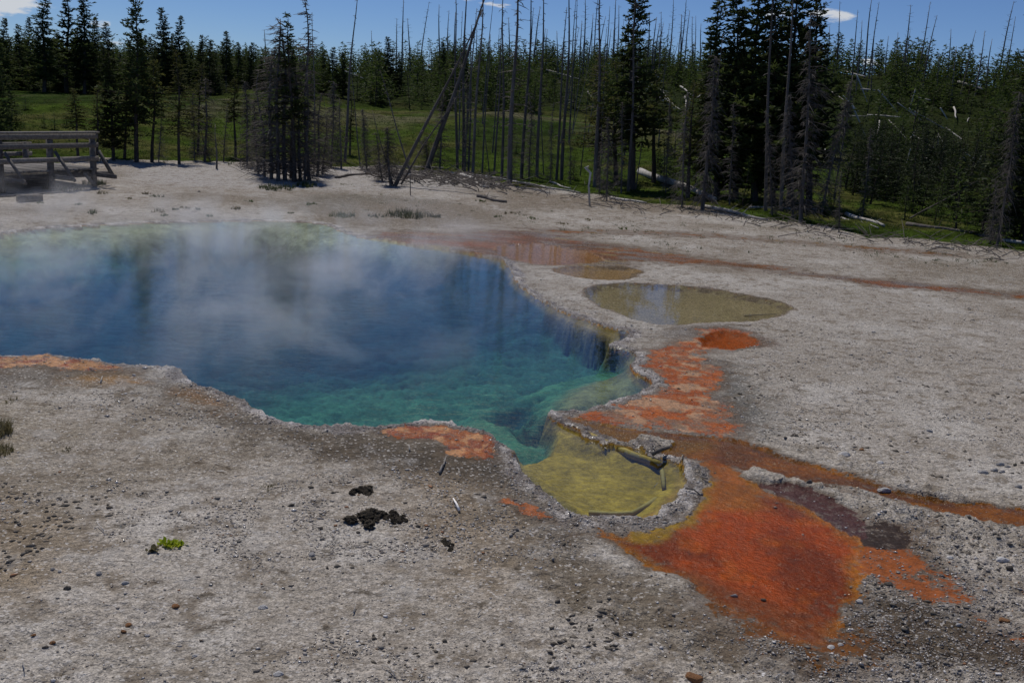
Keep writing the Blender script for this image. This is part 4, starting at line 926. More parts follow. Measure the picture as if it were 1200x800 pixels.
for bx, tx, ty in FS:
    B = at(bx, random.uniform(96, 114)); T_ = lift(B, tx, ty)
    o_ = link('skyline_snag', random.choice(FAR)); stand(o_, B, T_, 10, sxy=random.uniform(.75, 1.15)*min(1.6, 9.0/max(2, (T_-B).length)))
    lab = 'thin bare snag on the hill crest against the sky' if abs(tx-bx) < 9 else 'thin snag leaning right on the hill crest against the sky'
    tag(o_, lab, 'dead tree', 'upright snags on the skyline' if abs(tx-bx) < 9 else 'leaning snags on the skyline')

# ------------------------------------------------------------------ fallen logs
def log_mesh(L, r0, r1, seed, bend=.02, stubs=3, sides=9):
    random.seed(seed); tr = MB(); k = 7; P = np.array([[L*i/k, math.sin(i*1.1+seed)*bend*L, r0*.6+math.cos(i*.9+seed)*bend*.2*L] for i in range(k+1)])
    tr.tube(P, [r0+(r1-r0)*i/k+random.uniform(-.06, .06)*r0 for i in range(k+1)], sides, 0); st = MB()
    for q in range(stubs):
        f = random.uniform(.2, .95)*k; i = min(k-1, int(f)); p0 = P[i]+(P[i+1]-P[i])*(f-i); a = random.uniform(-1.5, 1.5)
        e = p0+unit(np.array([random.uniform(.2, .8), math.sin(a), abs(math.cos(a))*.9]))*r0*random.uniform(2.5, 7); st.tube([p0, e], [r0*.22, r0*.06], 4, 0, False)
    return tr, st
def fallen(p, q, rpx, m, lab, group='pale fallen logs', bend=.02, stubs=3, name='fallen_log', cat='log', r1=.55):
    A, B = hit(*p), hit(*q); v = B-A; L = v.length; r0 = rpx*depth_of(A)/F; seed = int(p[0]*7+p[1]) % 997
    tr, st = log_mesh(L, r0, r0*r1, seed, bend, stubs)
    e = empty(name, A); tag(e, lab, cat, group); e.rotation_mode = 'QUATERNION'; e.rotation_quaternion = v.to_track_quat('X', 'Z')
    link('trunk', tr.mesh('log_trunk', [m], True), e)
    if stubs: link('branch_stubs', st.mesh('log_stubs', [m]), e)['kind'] = 'stuff'
    return e
FL = [((750, 203), (840, 236), 4.2, 'thickest pale fallen log, sloping down to the right beside the thick trunk', .01),
 ((632, 219), (680, 227), 1.6, 'thin bleached log on the grass right of centre', .02), ((715, 233), (757, 239), 2.0, 'short bleached log below the twiggy spruce', .02),
 ((825, 243), (900, 259), 2.4, 'pale log along the foot of the black pine stand', .02), ((990, 252), (1036, 266), 2.6, 'white log end lying in the grass right of the stand', .02),
 ((878, 244), (958, 246), 1.5, 'thin grey log lying level under the black pines', .01), ((541, 206), (572, 221), 2.0, 'bleached branch lying on the debris strip', .03),
 ((440, 196), (520, 198), 1.8, 'long grey log at the back of the white sinter', .01), ((465, 204), (500, 209), 2.0, 'pale log beside the twiggy stump', .02),
 ((528, 203), (606, 213), 1.6, 'grey log under the middle poles', .02), ((600, 213), (650, 222), 1.3, 'thin grey log right of the thick central trunk', .02),
 ((560, 231), (592, 238), 2.2, 'dark weathered driftwood piece on the bare sinter', .04), ((985, 256), (1030, 268), 1.5, 'grey log just below the white log end', .02),
 ((1062, 264), (1160, 279), 3.0, 'grey rotten log across the foot of the right thicket', .02), ((1095, 268), (1150, 274), 2.0, 'smaller rotten log on the right thicket edge', .02), ((1175, 283), (1230, 290), 2.4, 'grey log at the far right edge', .02),
 ((645, 214), (668, 222), 1.2, 'short pale stick in the grass right of centre', .02), ((1097, 289), (1118, 293), 1.3, 'small white stick at the bare ground edge', .03),
 ((300, 200), (345, 207), 1.6, 'grey log lying behind the dark clump', .02), ((392, 209), (430, 204), 1.8, 'pale log lying right of the dark clump', .03)]
for p_, q_, r_, lab, bd in FL:
    fallen(p_, q_, r_, m_dead if 'dark' in lab or 'rotten' in lab else m_pale, lab, 'fallen logs at the meadow edge', bd)
for p_, q_, r_ in HL:
    A = hit(*p_); dist = math.hypot(A.x, A.y)
    if dist < 44: A = at(p_[0], 72)
    B_ = hit(*q_)
    if abs(math.hypot(B_.x, B_.y)-math.hypot(A.x, A.y)) > 25: B_ = lift(A, *q_); B_.z = max(B_.z, float(gz(B_.x, B_.y)))
    A = lift(B_, *p_) if (A-B_).length > 9 else A
    A += Vector((0, 0, .5)); B_ += Vector((0, 0, .5)); v = B_-A; r0 = r_*depth_of(A)/F*.75
    tr, st = log_mesh(v.length, r0, r0*.5, int(p_[0]), .004, 0, 6); o_ = link('bleached_log', tr.mesh('hill_log', [m_pale], True)); o_.location = A; o_.rotation_mode = 'QUATERNION'; o_.rotation_quaternion = v.to_track_quat('X', 'Z')
    tag(o_, 'bleached fallen log lying among the young pines on the hillside', 'log', 'bleached logs on the hillside')
# pale bent stalk
random.seed(3); B = hit(691, 241); mb = MB(); P = [B, lift(B, 690, 218), lift(B, 692, 203), lift(B, 686, 196), lift(B, 690, 195.5)]
P = [np.array(p_)-np.array(B) for p_ in P]; mb.tube(P, [.03, .026, .03, .04, .03], 6)
st_ = link('broken_sapling', mb.mesh('pale_stalk', [m_pale], True)); st_.location = B; tag(st_, 'pale yellowish broken sapling with bent top at the grass edge', 'dead tree')

# ------------------------------------------------------------------ debris tangle at the meadow edge (uncountable)
random.seed(44); mb = MB()
def stick(mb, x, y, L, r, up=.15):
    z = float(gz(x, y)); a = random.uniform(0, 6.28); d_ = np.array([math.cos(a), math.sin(a)*.6, random.uniform(-.02, up)]); p0 = np.array([x, y, z+.02]); mb.tube([p0, p0+d_*L*.5+np.array([0, 0, random.uniform(0, .04)]), p0+d_*L], [r, r*.8, r*.4], 4, 0, False)
for i in range(900):
    px = random.choice((random.uniform(420, 600), random.uniform(600, 1200), random.uniform(280, 380), random.uniform(440, 580))); yb = np.interp(px, KX, YA)+random.gauss(3, 4)
    p_ = hit(px, yb); stick(mb, p_.x, p_.y, random.uniform(.15, .75), random.uniform(.005, .013)*(1.5 if 430 < px < 620 else 1), .5)
tag(link('dead_branch_litter', mb.mesh('dead_branch_litter', [m_twig])), 'tangled grey dead branches strewn along the meadow edge', None, None, 'stuff')

# ------------------------------------------------------------------ grass
def blades(mb, c, n, h, spread, wdt=.006, mi=0, lean=.35):
    T = []
    for k in range(n):
        a = random.uniform(0, 6.283); r_ = spread*math.sqrt(random.random()); p0 = np.array([c[0]+math.cos(a)*r_, c[1]+math.sin(a)*r_, c[2]-.01]); hh = h*random.uniform(.5, 1.15)
        l = np.array([random.gauss(0, lean), random.gauss(0, lean), 1.0]); b_ = random.uniform(0, 3.14); s_ = np.array([math.cos(b_), math.sin(b_), 0])*wdt
        m_ = p0+l*hh*.55*np.array([.5, .5, 1]); e = p0+l*hh; T += [p0-s_, p0+s_, m_+s_*.7, p0-s_, m_+s_*.7, m_-s_*.7, m_-s_*.7, m_+s_*.7, e]
    mb.tris(T, mi)
random.seed(50); mb = MB(); k = 0
while k < 9000:
    px = random.uniform(-60, 1260); a = math.atan2((px-600)/F, 1); ra_ = np.interp(a, rA_az, rA); r_ = ra_+abs(random.gauss(0, 1))*9+random.gauss(.2, .6)
    if r_ > 56: continue
    x, y = math.sin(a)*r_, math.cos(a)*r_; k += 1
    s_ = r_/26; blades(mb, (x, y, float(gz(x, y))), 4, random.uniform(.04, .10), .09*s_, .008*s_, 0, .6)
tag(link('meadow_grass', mb.mesh('meadow_grass', [m_grass])), 'short green meadow grass behind the bare sinter', None, None, 'stuff')
def tuft(px, py, wpx, hpx, n, m, lab, group=None, name='grass_tuft', cat='grass tuft', lean=.35):
    B = hit(px, py); dp = depth_of(B); mb = MB(); random.seed(int(px*3+py)); wd = wpx*dp/F/2
    for q in range(n):
        a = random.uniform(0, 6.28); r_ = random.random()**.6; blades(mb, (math.cos(a)*r_*wd, math.sin(a)*r_*wd*1.3, 0), 6, hpx*dp/F*random.uniform(.6, 1.1), wd*.12, .0032*dp/15+.0012, 0, lean)
    o_ = link(name, mb.mesh(name, [m])); o_.location = B; tag(o_, lab, cat, group); return o_
tuft(477, 253, 52, 9, 90, m_sedge, 'widest dark green sedge patch beyond the far pool rim', 'sedge beyond the far rim')
tuft(401, 254, 28, 7, 50, m_sedge, 'blue green sedge patch left of the widest one', 'sedge beyond the far rim')
tuft(512, 255, 16, 5, 26, m_sedge, 'small sedge patch right of the widest one', 'sedge beyond the far rim')
tuft(441, 254, 20, 5, 22, m_sedge, 'faint sedge patch between the two larger ones', 'sedge beyond the far rim')
tuft(358, 218, 30, 7, 40, m_sedge, 'green tuft at the right foot of the dark clump', 'sedge beyond the far rim')
tuft(326, 221, 44, 7, 60, m_sedge, 'green tuft at the foot of the dark clump', 'sedge beyond the far rim')
tuft(110, 216, 26, 7, 44, m_sedge, 'green tuft growing under the boardwalk corner post', 'tufts near the boardwalk')
tuft(75, 222, 46, 5, 60, m_sedge, 'low green growth in the boardwalk shadow', 'tufts near the boardwalk')
for (x, y, w_, h_) in [(183, 248, 22, 6), (194, 253, 10, 4), (205, 246, 8, 4), (216, 244, 12, 4), (232, 246, 10, 4), (244, 254, 10, 4), (276, 245, 12, 5), (184, 231, 16, 5), (171, 228, 10, 4), (110, 250, 12, 6), (92, 240, 8, 4), (47, 238, 10, 3), (120, 227, 14, 5), (150, 233, 10, 3), (563, 236, 12, 3), (583, 254, 12, 3), (600, 250, 20, 3), (625, 256, 14, 3), (660, 262, 16, 3), (690, 258, 10, 3), (730, 268, 12, 3), (340, 250, 9, 3), (365, 240, 14, 4), (292, 236, 12, 3)]:
    tuft(x, y, w_, h_, 14, m_drygrass if (x*7 % 3 == 0) else m_grass, 'small low tuft on the bare sinter behind the pool', 'small tufts behind the pool')
tuft(-2, 508, 30, 22, 70, m_drygrass, 'olive dry grass clump at the left frame edge', 'dry grass at the left edge'); tuft(0, 530, 28, 12, 50, m_drygrass, 'lower dry grass clump at the left frame edge', 'dry grass at the left edge')
tuft(75, 528, 18, 5, 16, m_drygrass, 'small dry tuft on the near bank at left', 'dry tufts on the near bank'); tuft(316, 570, 24, 6, 22, m_drygrass, 'small dry tuft on the near bank above a dark clod', 'dry tufts on the near bank'); tuft(12, 470, 18, 6, 14, m_drygrass, 'dry tuft near the left end of the near bank', 'dry tufts on the near bank')

# bright green rosette plant: many small leaves
def rosette(px, py, wpx, lab, m, n=46):
    B = hit(px, py); dp = depth_of(B); random.seed(int(px)); e = empty('rosette_plant', B); tag(e, lab, 'plant'); wd = wpx*dp/F/2; mb = MB(); T = []
    for k in range(n):
        a = random.uniform(0, 6.28); r_ = wd*math.sqrt(random.random()); c = np.array([math.cos(a)*r_, math.sin(a)*r_*.6, .0]); a2 = random.uniform(0, 6.28); L = random.uniform(.02, .045)
        d_ = unit(np.array([math.cos(a2), math.sin(a2), random.uniform(.5, 1.6)])); s_ = unit(np.cross(d_, [0, 0, 1.0]))*L*.28; md = c+d_*L*.6
        T += [c, md+s_, c+d_*L, c, c+d_*L, md-s_]
    mb.tris(T, 0); link('leaves', mb.mesh('rosette_leaves', [m]), e)
    st = MB()
    for k in range(6): 
        a = k*1.05; st.tube([[0, 0, -.01], [math.cos(a)*wd*.5, math.sin(a)*wd*.3, .012]], [.003, .002], 4)
    link('stem', st.mesh('rosette_stem', [m_drygrass]), e)
rosette(201, 639, 30, 'bright yellow green low plant alone on the grey crust', m_bright, 90)
rosette(178, 646, 13, 'small fading yellowish plant beside the bright green one', m_drygrass, 26)

# ------------------------------------------------------------------ stones
def stone_mesh(seed, m, flat=.55, sub=2):
    import bmesh
    bm = bmesh.new(); bmesh.ops.create_icosphere(bm, subdivisions=sub, radius=1); rs = random.Random(seed)
    pl = [(Vector((rs.gauss(0, 1), rs.gauss(0, 1), rs.gauss(0, 1))).normalized(), rs.uniform(.55, .9)) for _ in range(9)]
    for v in bm.verts:
        for n_, d_ in pl:
            s = v.co.dot(n_)
            if s > d_: v.co -= n_*(s-d_)
        v.co *= rs.uniform(.95, 1.05); v.co.z *= flat
    me = bpy.data.meshes.new('stone'); bm.to_mesh(me); bm.free(); me.materials.append(m); return me
SM = {k: [stone_mesh(i*3+j, m, fl) for j, fl in enumerate((.45, .6, .7))] for i, (k, m) in enumerate((('w', m_stone_w), ('g', m_stone_g), ('b', m_stone_b), ('d', m_stone_d)))}
ST = [(989, 531, 17, 'w', 'largest pale slab stone above the amber stream'), (1031, 541, 10, 'w', 'small pale stone right of the pale slab stone'), (1152, 552, 14, 'g', 'longest grey stone of the small pile at right'), (1165, 550, 10, 'g', 'rounded grey stone in the middle of the small pile'),
 (1174, 552, 9, 'g', 'grey stone at the right of the small pile'), (1172, 543, 11, 'g', 'grey stone at the back of the small pile'), (1181, 546, 7, 'g', 'tiny stone at the right end of the small pile'), (1193, 569, 10, 'g', 'grey stone below the small pile near the right edge'), (1089, 504, 9, 'g', 'flat grey stone alone on the right sinter flat'), (1036, 573, 19, 'g', 'blue grey rock sitting in the edge of the amber stream'), (1010, 526, 8, 'b', 'brown clod beside the pale slab stone'),
 (948, 564, 11, 'd', 'dark brown clod on the crust between stream and maroon patch'), (1007, 704, 10, 'w', 'white stone on the crust right of the big orange mat'), (974, 757, 11, 'w', 'white chip at the bottom tip of the orange mat'), (985, 754, 8, 'w', 'smaller white chip beside the one at the mat tip'), (1076, 777, 9, 'w', 'white chip near the bottom edge right of the mat'),
 (1175, 655, 17, 'w', 'large pale stone on the grey gravel at right'), (1183, 664, 12, 'd', 'dark stone touching the large pale stone'), (1113, 652, 9, 'w', 'pale stone left of the large pale stone'), (1041, 683, 13, 'd', 'dark stone in the fork of the small orange stream'), (1177, 726, 14, 'b', 'brown angular stone by the small orange stream'), (1124, 731, 9, 'w', 'pale pinkish stone below the small orange stream'),
 (1044, 769, 8, 'g', 'grey stone at the bottom right of the orange mat'), (813, 792, 24, 'b', 'brown stone at the bottom edge of the frame'), (308, 710, 14, 'w', 'pale round stone in the near foreground'), (326, 788, 14, 'w', 'pale stone with dark underside at the bottom edge'), (366, 649, 11, 'g', 'blue grey stone below the dark dung heaps'), (376, 618, 8, 'd', 'dark small stone left of the dung heaps'),
 (341, 591, 10, 'd', 'square dark clod left above the dung heaps'), (147, 682, 10, 'w', 'elongated white stone on the left foreground'), (206, 709, 12, 'b', 'flat brown stone in the left foreground'), (151, 731, 10, 'b', 'reddish brown stone in the left foreground'), (145, 739, 8, 'b', 'small reddish stone touching the reddish brown one'), (173, 744, 7, 'w', 'white angular chip in the left foreground'),
 (228, 767, 8, 'w', 'white chip at the lower left of the frame'), (116, 671, 11, 'g', 'light grey stone left of the elongated white stone'), (62, 666, 8, 'g', 'left stone of two small grey ones at far left'), (70, 669, 7, 'g', 'right stone of two small grey ones at far left'), (40, 743, 9, 'b', 'small brown stone near the lower left corner'), (53, 757, 9, 'd', 'dark stone near the lower left corner'), (62, 752, 9, 'b', 'flat brown stone touching the dark corner stone'),
 (511, 776, 7, 'd', 'tiny dark clod in the bottom foreground'), (490, 616, 8, 'd', 'small black clod right of the dung heaps'), (420, 623, 7, 'd', 'small dark clod under the dung heaps'), (79, 688, 12, 'd', 'dark clod on the left gravel patch'), (233, 224, 5, 'd', 'tiny dark stone behind the pool'), (415, 766, 7, 'd', 'tiny dark stone in the lower foreground'), (157, 439, 6, 'w', 'white chip on the near bank by the far left rim'), (703, 720, 10, 'd', 'dark clod in the hollow left of the orange mat'), (895, 702, 9, 'd', 'dark clod near the lower edge of the orange mat'), (860, 697, 10, 'g', 'grey crust lump at the lower edge of the orange mat')]
random.seed(8)
for x, y, wpx, k, lab in ST:
    B = hit(x, y+wpx*.15); s = wpx*depth_of(B)/F/2*.95; o_ = link('stone', random.choice(SM[k])); o_.location = B+Vector((0, 0, s*.15)); o_.scale = (s, s*random.uniform(.6, .9), s); o_.rotation_euler = (0, 0, random.uniform(-.5, .5)); tag(o_, lab, 'stone')
# dung heaps
def dung(px, py, wpx, lab, seed):
    B = hit(px, py); sc_ = depth_of(B)/F; random.seed(seed); mb = MB(); rs = random.Random(seed); e = empty('dung_heap', B); tag(e, lab, 'dung')
    for k in range(20):
        o_ = link('clod', dmesh[k % 3], e); s = wpx*sc_*rs.uniform(.05, .17); o_.location = (rs.gauss(0, .22)*wpx*sc_, rs.gauss(0, .28)*wpx*sc_, s*.3); o_.scale = (s*1.3, s, s*.9); o_.rotation_euler = (rs.uniform(-.5, .5), rs.uniform(-.5, .5), rs.uniform(0, 6))
dmesh = []
for i in range(3):
    me = stone_mesh(70+i, m_dung, .7, 4); co = np.zeros(len(me.vertices)*3); me.vertices.foreach_get('co', co); co = co.reshape(-1, 3)
    co *= (1+1.1*(fbm(co[:, 0]*1+co[:, 2], co[:, 1]*1-co[:, 2]*.7, 2.6, 5, 60+i, .7)-.5)*2)[:, None]; me.vertices.foreach_set('co', co.ravel()); dmesh.append(me)
dung(430, 607, 42, 'larger of two black dung heaps on the grey crust', 4); dung(461, 608, 28, 'smaller black dung heap at the right of the larger one', 6); dung(424, 577, 30, 'flattened dark dung behind the two black heaps', 9); dung(525, 637, 20, 'small brown black dung piece right of the heaps', 13)

# sticks and twigs lying on the near bank
def stickp(P, rpx, m, lab, zoff=.01, name='stick', z=None, cat='stick', group=None, r_end=.5):
    Q = [hit(*p_) if z is None else Vector(plane(p_[0], p_[1], z)) for p_ in P]; B = Q[0]; r0 = rpx*depth_of(B)/F; mb = MB()
    Pts = [np.array(q)-np.array(B)+np.array([0, 0, zoff+r0*.5+(.012 if (i % 2) else 0)]) for i, q in enumerate(Q)]
    mb.tube(Pts, [r0*(1-(1-r_end)*i/(len(P)-1)) for i in range(len(P))], 7); o_ = link(name, mb.mesh(name, [m], True)); o_.location = B; tag(o_, lab, cat, group); return o_
stickp([(515, 556), (518, 549), (520, 546), (522, 540)], 1.5, m_plank, 'twisted grey stick on the dark near bank')
stickp([(538, 600), (535, 595), (531, 586)], 1.7, m_stone_w, 'white splinter of wood on the near bank')
stickp([(463, 794), (456, 786), (447, 781)], .8, m_pale, 'thin pale twig at the bottom of the foreground')
stickp([(414, 720), (417, 712)], .9, m_pale, 'short white splinter in the lower foreground'); stickp([(560, 722), (564, 718)], .8, m_pale, 'tiny white splinter right of the lower foreground')
stickp([(122, 624), (114, 616)], .7, m_pale, 'thin pale twig near the left foreground'); stickp([(164, 534), (156, 541)], .6, m_pale, 'thin pale twig on the left near bank')
stickp([(27, 778), (29, 789)], .9, m_pale, 'short white splinter at the lower left corner'); stickp([(480, 529), (479, 524)], 1.0, m_pale, 'tiny white splinter near the orange lip'); stickp([(118, 449), (120, 444)], .9, m_pale, 'tiny pale splinter on the yellowish bank patch')
stickp([(872, 371), (910, 370)], .8, m_pale, 'thin white stick at the lower edge of the olive pond'); stickp([(105, 432), (115, 436)], .6, m_pale, 'faint twig near the left rim')
# wood in the shallow alcove
stickp([(763, 541), (772, 537), (783, 532)], 2.6, m_dead, 'short grey stick poking over the yellow alcove', .05, r_end=.8)
stickp([(664, 502), (700, 520), (740, 536), (772, 549)], 5.5, m_subm, 'thick sunken log along the far side of the yellow alcove', 0, z=-.05, name='sunken_log', cat='log', r_end=.8)
stickp([(772, 543), (776, 558), (778, 574)], 3.2, m_subm, 'sunken branch standing down from the short grey stick', 0, z=-.08, name='sunken_branch', cat='branch', r_end=.8)
stickp([(781, 541), (785, 550), (787, 560)], 1.6, m_subm, 'thin sunken twig right of the sunken branch', 0, z=-.08, name='sunken_branch', cat='branch')
stickp([(690, 602), (715, 606), (740, 603), (758, 595), (768, 586)], 3.4, m_subm, 'curved sunken branch along the near side of the yellow alcove', 0, z=-.11, name='sunken_branch', cat='branch', r_end=.9)
stickp([(737, 545), (733, 552), (738, 563), (748, 570)], .7, m_stone_d, 'thin dark curved root under the alcove water', 0, z=-.15, name='sunken_root', cat='root')
stickp([(766, 572), (772, 567), (780, 571)], 1.2, m_stone_d, 'dark twig at the foot of the sunken branch', 0, z=-.12, name='sunken_root', cat='root')
stickp([(803, 574), (812, 577), (820, 581)], 1.3, m_dead, 'dark twig caught on the crust right of the alcove'); stickp([(822, 560), (829, 565)], 1.2, m_dead, 'small grey twig above the crust twig')

# ------------------------------------------------------------------ gravel: loose chips
random.seed(60); V = []; 
ico = [Vector(v) for v in [(1, 0, 0), (-1, 0, 0), (0, 1, 0), (0, -1, 0), (0, 0, 1), (0, 0, -1)]]; IF = [(0, 2, 4), (2, 1, 4), (1, 3, 4), (3, 0, 4), (2, 0, 5), (1, 2, 5), (3, 1, 5), (0, 3, 5)]
IA = np.array([[v.x, v.y, v.z] for v in ico])
nG = 60000
rg = np.random.default_rng(5)
pxs = rg.uniform(-120, 1320, nG*3); pys = 250+(820-250)*rg.random(nG*3)**.75
DR = Fw[None]*F+Rt[None]*(pxs-600)[:, None]-Up[None]*(pys-400)[:, None]; tt = (.05-CAMH)/DR[:, 2]; PX = DR[:, 0]*tt; PY = DR[:, 1]*tt
zz = gz(PX, PY); nd = sdf(PX, PY, POOLW)
keep = (nd > .02) & (np.hypot(PX, PY) < 26)
mf = np.zeros(len(PX)); fi = np.interp(np.hypot(PX, PY), RD, lr).astype(int); fj = np.interp(np.arctan2(PX, PY), AZ, la).astype(int); mf = MF[fi, fj]; dens = fbm(PX, PY, 1.1, 3, 120); dens2 = fbm(PX, PY, 5, 2, 121)
rghz = np.interp(zz*0, [0, 1], [0, 1]); 
lowright = sst(1.2, 2.2, PX)*sst(6.6, 5.6, PY)
rp = rg.random(len(PX)); edge = 1.4*sst(.32, .02, nd)*(nd > 0)
keep &= (rp < (.03+.9*sst(.42, .68, dens)*sst(.3, .6, dens2)+.8*edge+.6*lowright)) & ((mf < -.1) | (rp < .02) | (np.isin(WN[fi, fj], [WI[k_] for k_ in ('upper_mat', 'far_mat', 'near_lip', 'left_lip', 'small_spill', 'bottom_spill', 'lower_stream')]) & (rp < .16)))
idx = np.nonzero(keep)[0][:nG]; PX, PY, zz = PX[idx], PY[idx], zz[idx]; n = len(idx)
size = np.exp(rg.normal(-5.55, .42, n))*(.8+.45*np.hypot(PX, PY)/8); size = np.clip(size, .0015, .02)
th = rg.uniform(0, 6.28, n); jit = 1+.35*rg.normal(size=(n, 6, 3)); SV = IA[None]*jit*np.stack([size*rg.uniform(.7, 1.4, n), size*rg.uniform(.7, 1.4, n), size*rg.uniform(.4, .8, n)], 1)[:, None, :]
c_, s_ = np.cos(th)[:, None], np.sin(th)[:, None]; XX = SV[:, :, 0]*c_-SV[:, :, 1]*s_+PX[:, None]; YY = SV[:, :, 0]*s_+SV[:, :, 1]*c_+PY[:, None]; ZZ = SV[:, :, 2]+(zz+size*.25)[:, None]
VV = np.stack([XX, YY, ZZ], -1).reshape(-1, 3); FI = (np.array(IF)[None]+(np.arange(n)*6)[:, None, None]).reshape(-1, 3)
me = bpy.data.meshes.new('gravel'); me.vertices.add(len(VV)); me.vertices.foreach_set('co', VV.astype(np.float32).ravel()); me.loops.add(FI.size); me.loops.foreach_set('vertex_index', FI.ravel().astype(np.int32)); me.polygons.add(len(FI)); me.polygons.foreach_set('loop_start', np.arange(0, FI.size, 3, dtype=np.int32)); me.update(calc_edges=True)
m_grv, t, o = mat('sinter_gravel'); b = NB(t); gi = b.n('ShaderNodeNewGeometry'); v1 = gi.outputs['Random Per Island']
col = b.mix(b.ramp(v1, 0, 1), S(124, 116, 106), S(170, 163, 155)); col = b.mix(b.ramp(v1, .90, .92), col, S(205, 200, 194)); col = b.mix(b.ramp(v1, .03, .02), col, S(84, 74, 62)); col = b.mix(b.m('COMPARE', v1, .5, .008), col, S(150, 112, 84))
p = b.n('ShaderNodeBsdfPrincipled'); b.lk(col, p.inputs['Base Color']); v2_ = b.m('FRACT', b.m('MULTIPLY', v1, 37.3)); b.lk(b.ramp(v2_, .26, .34, .16, .9), p.inputs['Roughness']); b.lk(b.ramp(v2_, .26, .34, .9, .25), p.inputs['Specular IOR Level']); b.lk(p.outputs[0], o.inputs[0]); me.materials.append(m_grv)
tag(link('gravel', me), 'loose grey sinter chips scattered over the crust', None, None, 'stuff')

random.seed(71); mb = MB(); cz = [((-20, 560), (130, 720), 170), ((640, 600), (960, 800), 260), ((960, 590), (1200, 800), 320), ((300, 560), (620, 800), 110), ((1000, 420), (1200, 560), 70), ((840, 420), (960, 520), 60)]
for (x0, y0), (x1, y1), n_ in cz:
    k = 0
    while k < n_:
        px, py = random.uniform(x0, x1), random.uniform(y0, y1); p_ = plane(px, py, .04); k += .25
        if vn(np.array([p_[0]*2.2]), np.array([p_[1]*2.2]), 303)[0] < .55: continue
        ii = int(np.interp(math.hypot(p_[0], p_[1]), RD, lr)); jj = int(np.interp(math.atan2(p_[0], p_[1]), AZ, la))
        if MF[ii, jj] > -.3: continue
        k += .75; z_ = float(gz(p_[0], p_[1])); r_ = random.uniform(.004, .017)*(.7+.06*math.hypot(p_[0], p_[1]))
        V0 = IA*np.array([r_*random.uniform(.9, 1.8), r_, r_*.7])*(1+.3*np.array([[random.gauss(0, 1)]*3 for _ in range(6)])); a = random.uniform(0, 6.28)
        V1 = np.stack([V0[:, 0]*math.cos(a)-V0[:, 1]*math.sin(a)+p_[0], V0[:, 0]*math.sin(a)+V0[:, 1]*math.cos(a)+p_[1], V0[:, 2]+z_+r_*.15], 1)
        mb.add(V1, IF)
m_clod = solid('dark_soil_clods', (.13, .11, .085), (.27, .235, .19), 30, .95, .004)
tag(link('soil_clods', mb.mesh('soil_clods', [m_clod])), 'small dark clods of damp crust lying in patches', None, None, 'stuff')
# low bushes on the meadow
random.seed(73); mb = MB()
for i in range(420):
    px = random.uniform(380, 1180); yb = np.interp(px, KX, YA); py = yb+random.uniform(8, 48)*(1 if px < 900 else .5); B = hit(px, py)
    if vn(np.array([B.x*.9]), np.array([B.y*.9]), 305)[0] < .42: continue
    blades(mb, (B.x, B.y, B.z), random.randint(4, 10), random.uniform(.02, .06), random.uniform(.03, .12), .006, 0, .7)
tag(link('dry_ground_cover', mb.mesh('dry_ground_cover', [m_sedge])), 'tiny dull green and brown plants dotted over the sinter before the meadow', None, None, 'stuff')
random.seed(72)
for (px, py, h_) in [(52, 150, .5), (64, 152, .6), (78, 149, .5), (120, 118, .6), (30, 128, .5), (330, 128, .7), (318, 133, .6), (268, 140, .4), (605, 180, .5), (790, 185, 1.3), (770, 196, .8), (560, 160, .4), (700, 180, .6), (395, 176, .5)]:
    B = hit(px, py); o_ = link('low_shrub', random.choice(YOUNG)); s_ = h_/4; o_.location = B; o_.scale = (s_*2.6, s_*2.2, s_); o_.rotation_euler = (0, 0, random.uniform(0, 6)); tag(o_, 'low dark green bush growing on the open meadow', 'shrub', 'low bushes on the meadow')

# ------------------------------------------------------------------ boardwalk
A = hit(107, 217); B0 = Vector(plane(0, 224, A.z)); ux = (B0-A).normalized(); ux.z = 0; ux.normalize(); uy = Vector((-ux.y, ux.x, 0)); 
if uy.y < 0: uy = -uy
pm = depth_of(A)/F; up_ = Vector((0, 0, 1)); DH = .40; RH = 1.22
bw = empty('boardwalk', A); tag(bw, 'weathered grey boardwalk platform with three rail fence at the left edge', 'boardwalk')
def piece(name, c, L, W, T, axis=None, m=m_plank, parent=bw, side=None, up2=None):
    """board: centre c in (along, back, up) metres"""
    mb = MB(); u = axis or ux; s_ = side or uy; uu = up2 or up_
    ctr = ux*c[0]+uy*c[1]+up_*c[2]; mb.box(ctr, u*L, s_*W, uu*T, 0); return link(name, mb.mesh(name, [m]), parent)
LEN = 4.6; DEP = 1.9
npl = 32
for i in range(npl):                      # deck planks across the walk
    wp = LEN/npl; piece('deck_plank', (wp*(i+.5)-.12, DEP/2-.05, DH-.02+.003*((i*7) % 3)), wp-.014, DEP+.16, .04)
piece('beam', (LEN/2-.1, .0, DH-.125), LEN, .07, .16, m=m_beam); piece('beam', (LEN/2-.1, DEP-.1, DH-.125), LEN, .07, .16, m=m_beam); piece('beam', (-.06, DEP/2-.05, DH-.12), .06, DEP-.1, .14, m=m_beam)
post_x = [0.0, 1.16, 2.4, 3.6]
for px_ in post_x:
    piece('post', (px_, -.09, (RH-.05)/2-.05), .10, .10, RH-.0, m=m_beam)
    piece('post', (px_+.1, DEP+.08, .40), .10, .10, .88, m=m_beam)
piece('rail', (1.3, DEP+.15, .78), LEN*.62, .035, .10); piece('rail', (1.3, DEP+.15, .56), LEN*.62, .035, .10)
for yy in (-.15,):
    piece('rail', (LEN/2-.1, yy, RH-.10), LEN, .035, .12); piece('rail', (LEN/2-.1, yy, RH-.30), LEN, .035, .11); piece('rail', (LEN/2-.1, yy, RH-.60), LEN, .035, .11)
    piece('cap_rail', (LEN/2-.1, yy+(.05 if yy < 0 else -.05), RH-.018), LEN+.08, .16, .036)
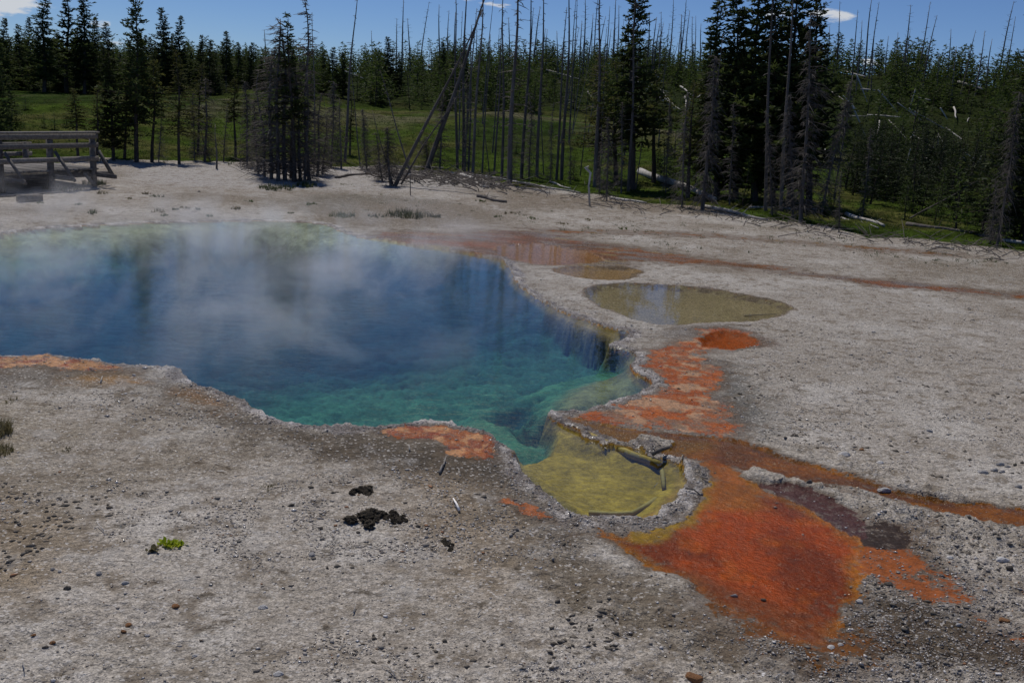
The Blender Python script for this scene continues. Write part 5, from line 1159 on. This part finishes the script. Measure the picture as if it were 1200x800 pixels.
def brace(p, q, m=m_beam, w_=.08):
    mb = MB(); P_ = ux*p[0]+uy*p[1]+up_*p[2]; Q_ = ux*q[0]+uy*q[1]+up_*q[2]; mb.tube([np.array(P_), np.array(Q_)], [w_*.55]*2, 4); link('brace', mb.mesh('brace', [m]), bw)
for px_ in post_x[:3]:
    brace((px_-.04 if px_ else -.06, -.2, RH-.42), (px_-(.10 if px_ else .25), -.70 if px_ else -.45, DH-.20)); piece('outrigger', (px_-.05, -.35, DH-.15), .06, .75, .09, m=m_beam)
brace((.28, -.10, DH-.1), (.02, -.12, .02)); piece('outrigger', (-.2, -.1, DH-.13), .5, .06, .09, m=m_beam)
# beam lying in front, and the strip board beside it
B = hit(35, 236); mb = MB(); s_ = depth_of(B)/F; L = 29*s_; mb.box((0, 0, 4*s_), ux*L, uy*.16, (0, 0, 7.5*s_)); ob = link('timber_block', mb.mesh('timber_block', [m_beam])); ob.location = B; tag(ob, 'short dark timber block lying in front of the boardwalk', 'timber')
B = hit(20, 229.5); mb = MB(); mb.box((0, 0, .02), ux*2.2, uy*.12, (0, 0, .04)); ob = link('loose_board', mb.mesh('loose_board', [m_plank])); ob.location = B; tag(ob, 'grey board lying flat behind the timber block', 'board')

# ------------------------------------------------------------------ steam over the spring
m_st, t, o = mat('steam'); b = NB(t); pos = b.n('ShaderNodeNewGeometry').outputs['Position']
wp = b.scl(pos, (.55, .34, .6)); wv_ = b.n('ShaderNodeVectorMath', operation='ADD'); b.lk(wp, wv_.inputs[0]); b.lk(b.noise(.9, 2, wp, .5, 1), wv_.inputs[1]); n_ = b.noise(1.7, 5, wv_.outputs[0], .62); sx = b.n('ShaderNodeSeparateXYZ'); b.lk(pos, sx.inputs[0])
hz = b.m('MULTIPLY', b.ramp(sx.outputs[2], .85, .0), b.ramp(sx.outputs[2], -.02, .05))
ex = b.m('MULTIPLY', b.ramp(sx.outputs[0], 1.2, -2.5), b.m('MULTIPLY', b.ramp(sx.outputs[1], 7.2, 10.0), b.ramp(sx.outputs[1], 20.3, 18.8)))
dn = b.m('MULTIPLY', b.m('MULTIPLY', b.ramp(n_, .49, .64), hz), b.m('MULTIPLY', ex, .55))
pv = b.n('ShaderNodeVolumePrincipled'); pv.inputs['Color'].default_value = (.98, .98, 1, 1); pv.inputs['Anisotropy'].default_value = .3; b.lk(dn, pv.inputs['Density']); b.lk(pv.outputs[0], o.inputs['Volume'])
mb = MB(); mb.box((-4.4, 13.8, .46), (14, 0, 0), (0, 13.4, 0), (0, 0, .86)); tag(link('steam', mb.mesh('steam', [m_st])), 'thin white steam drifting low over the hot spring', None, None, 'stuff')
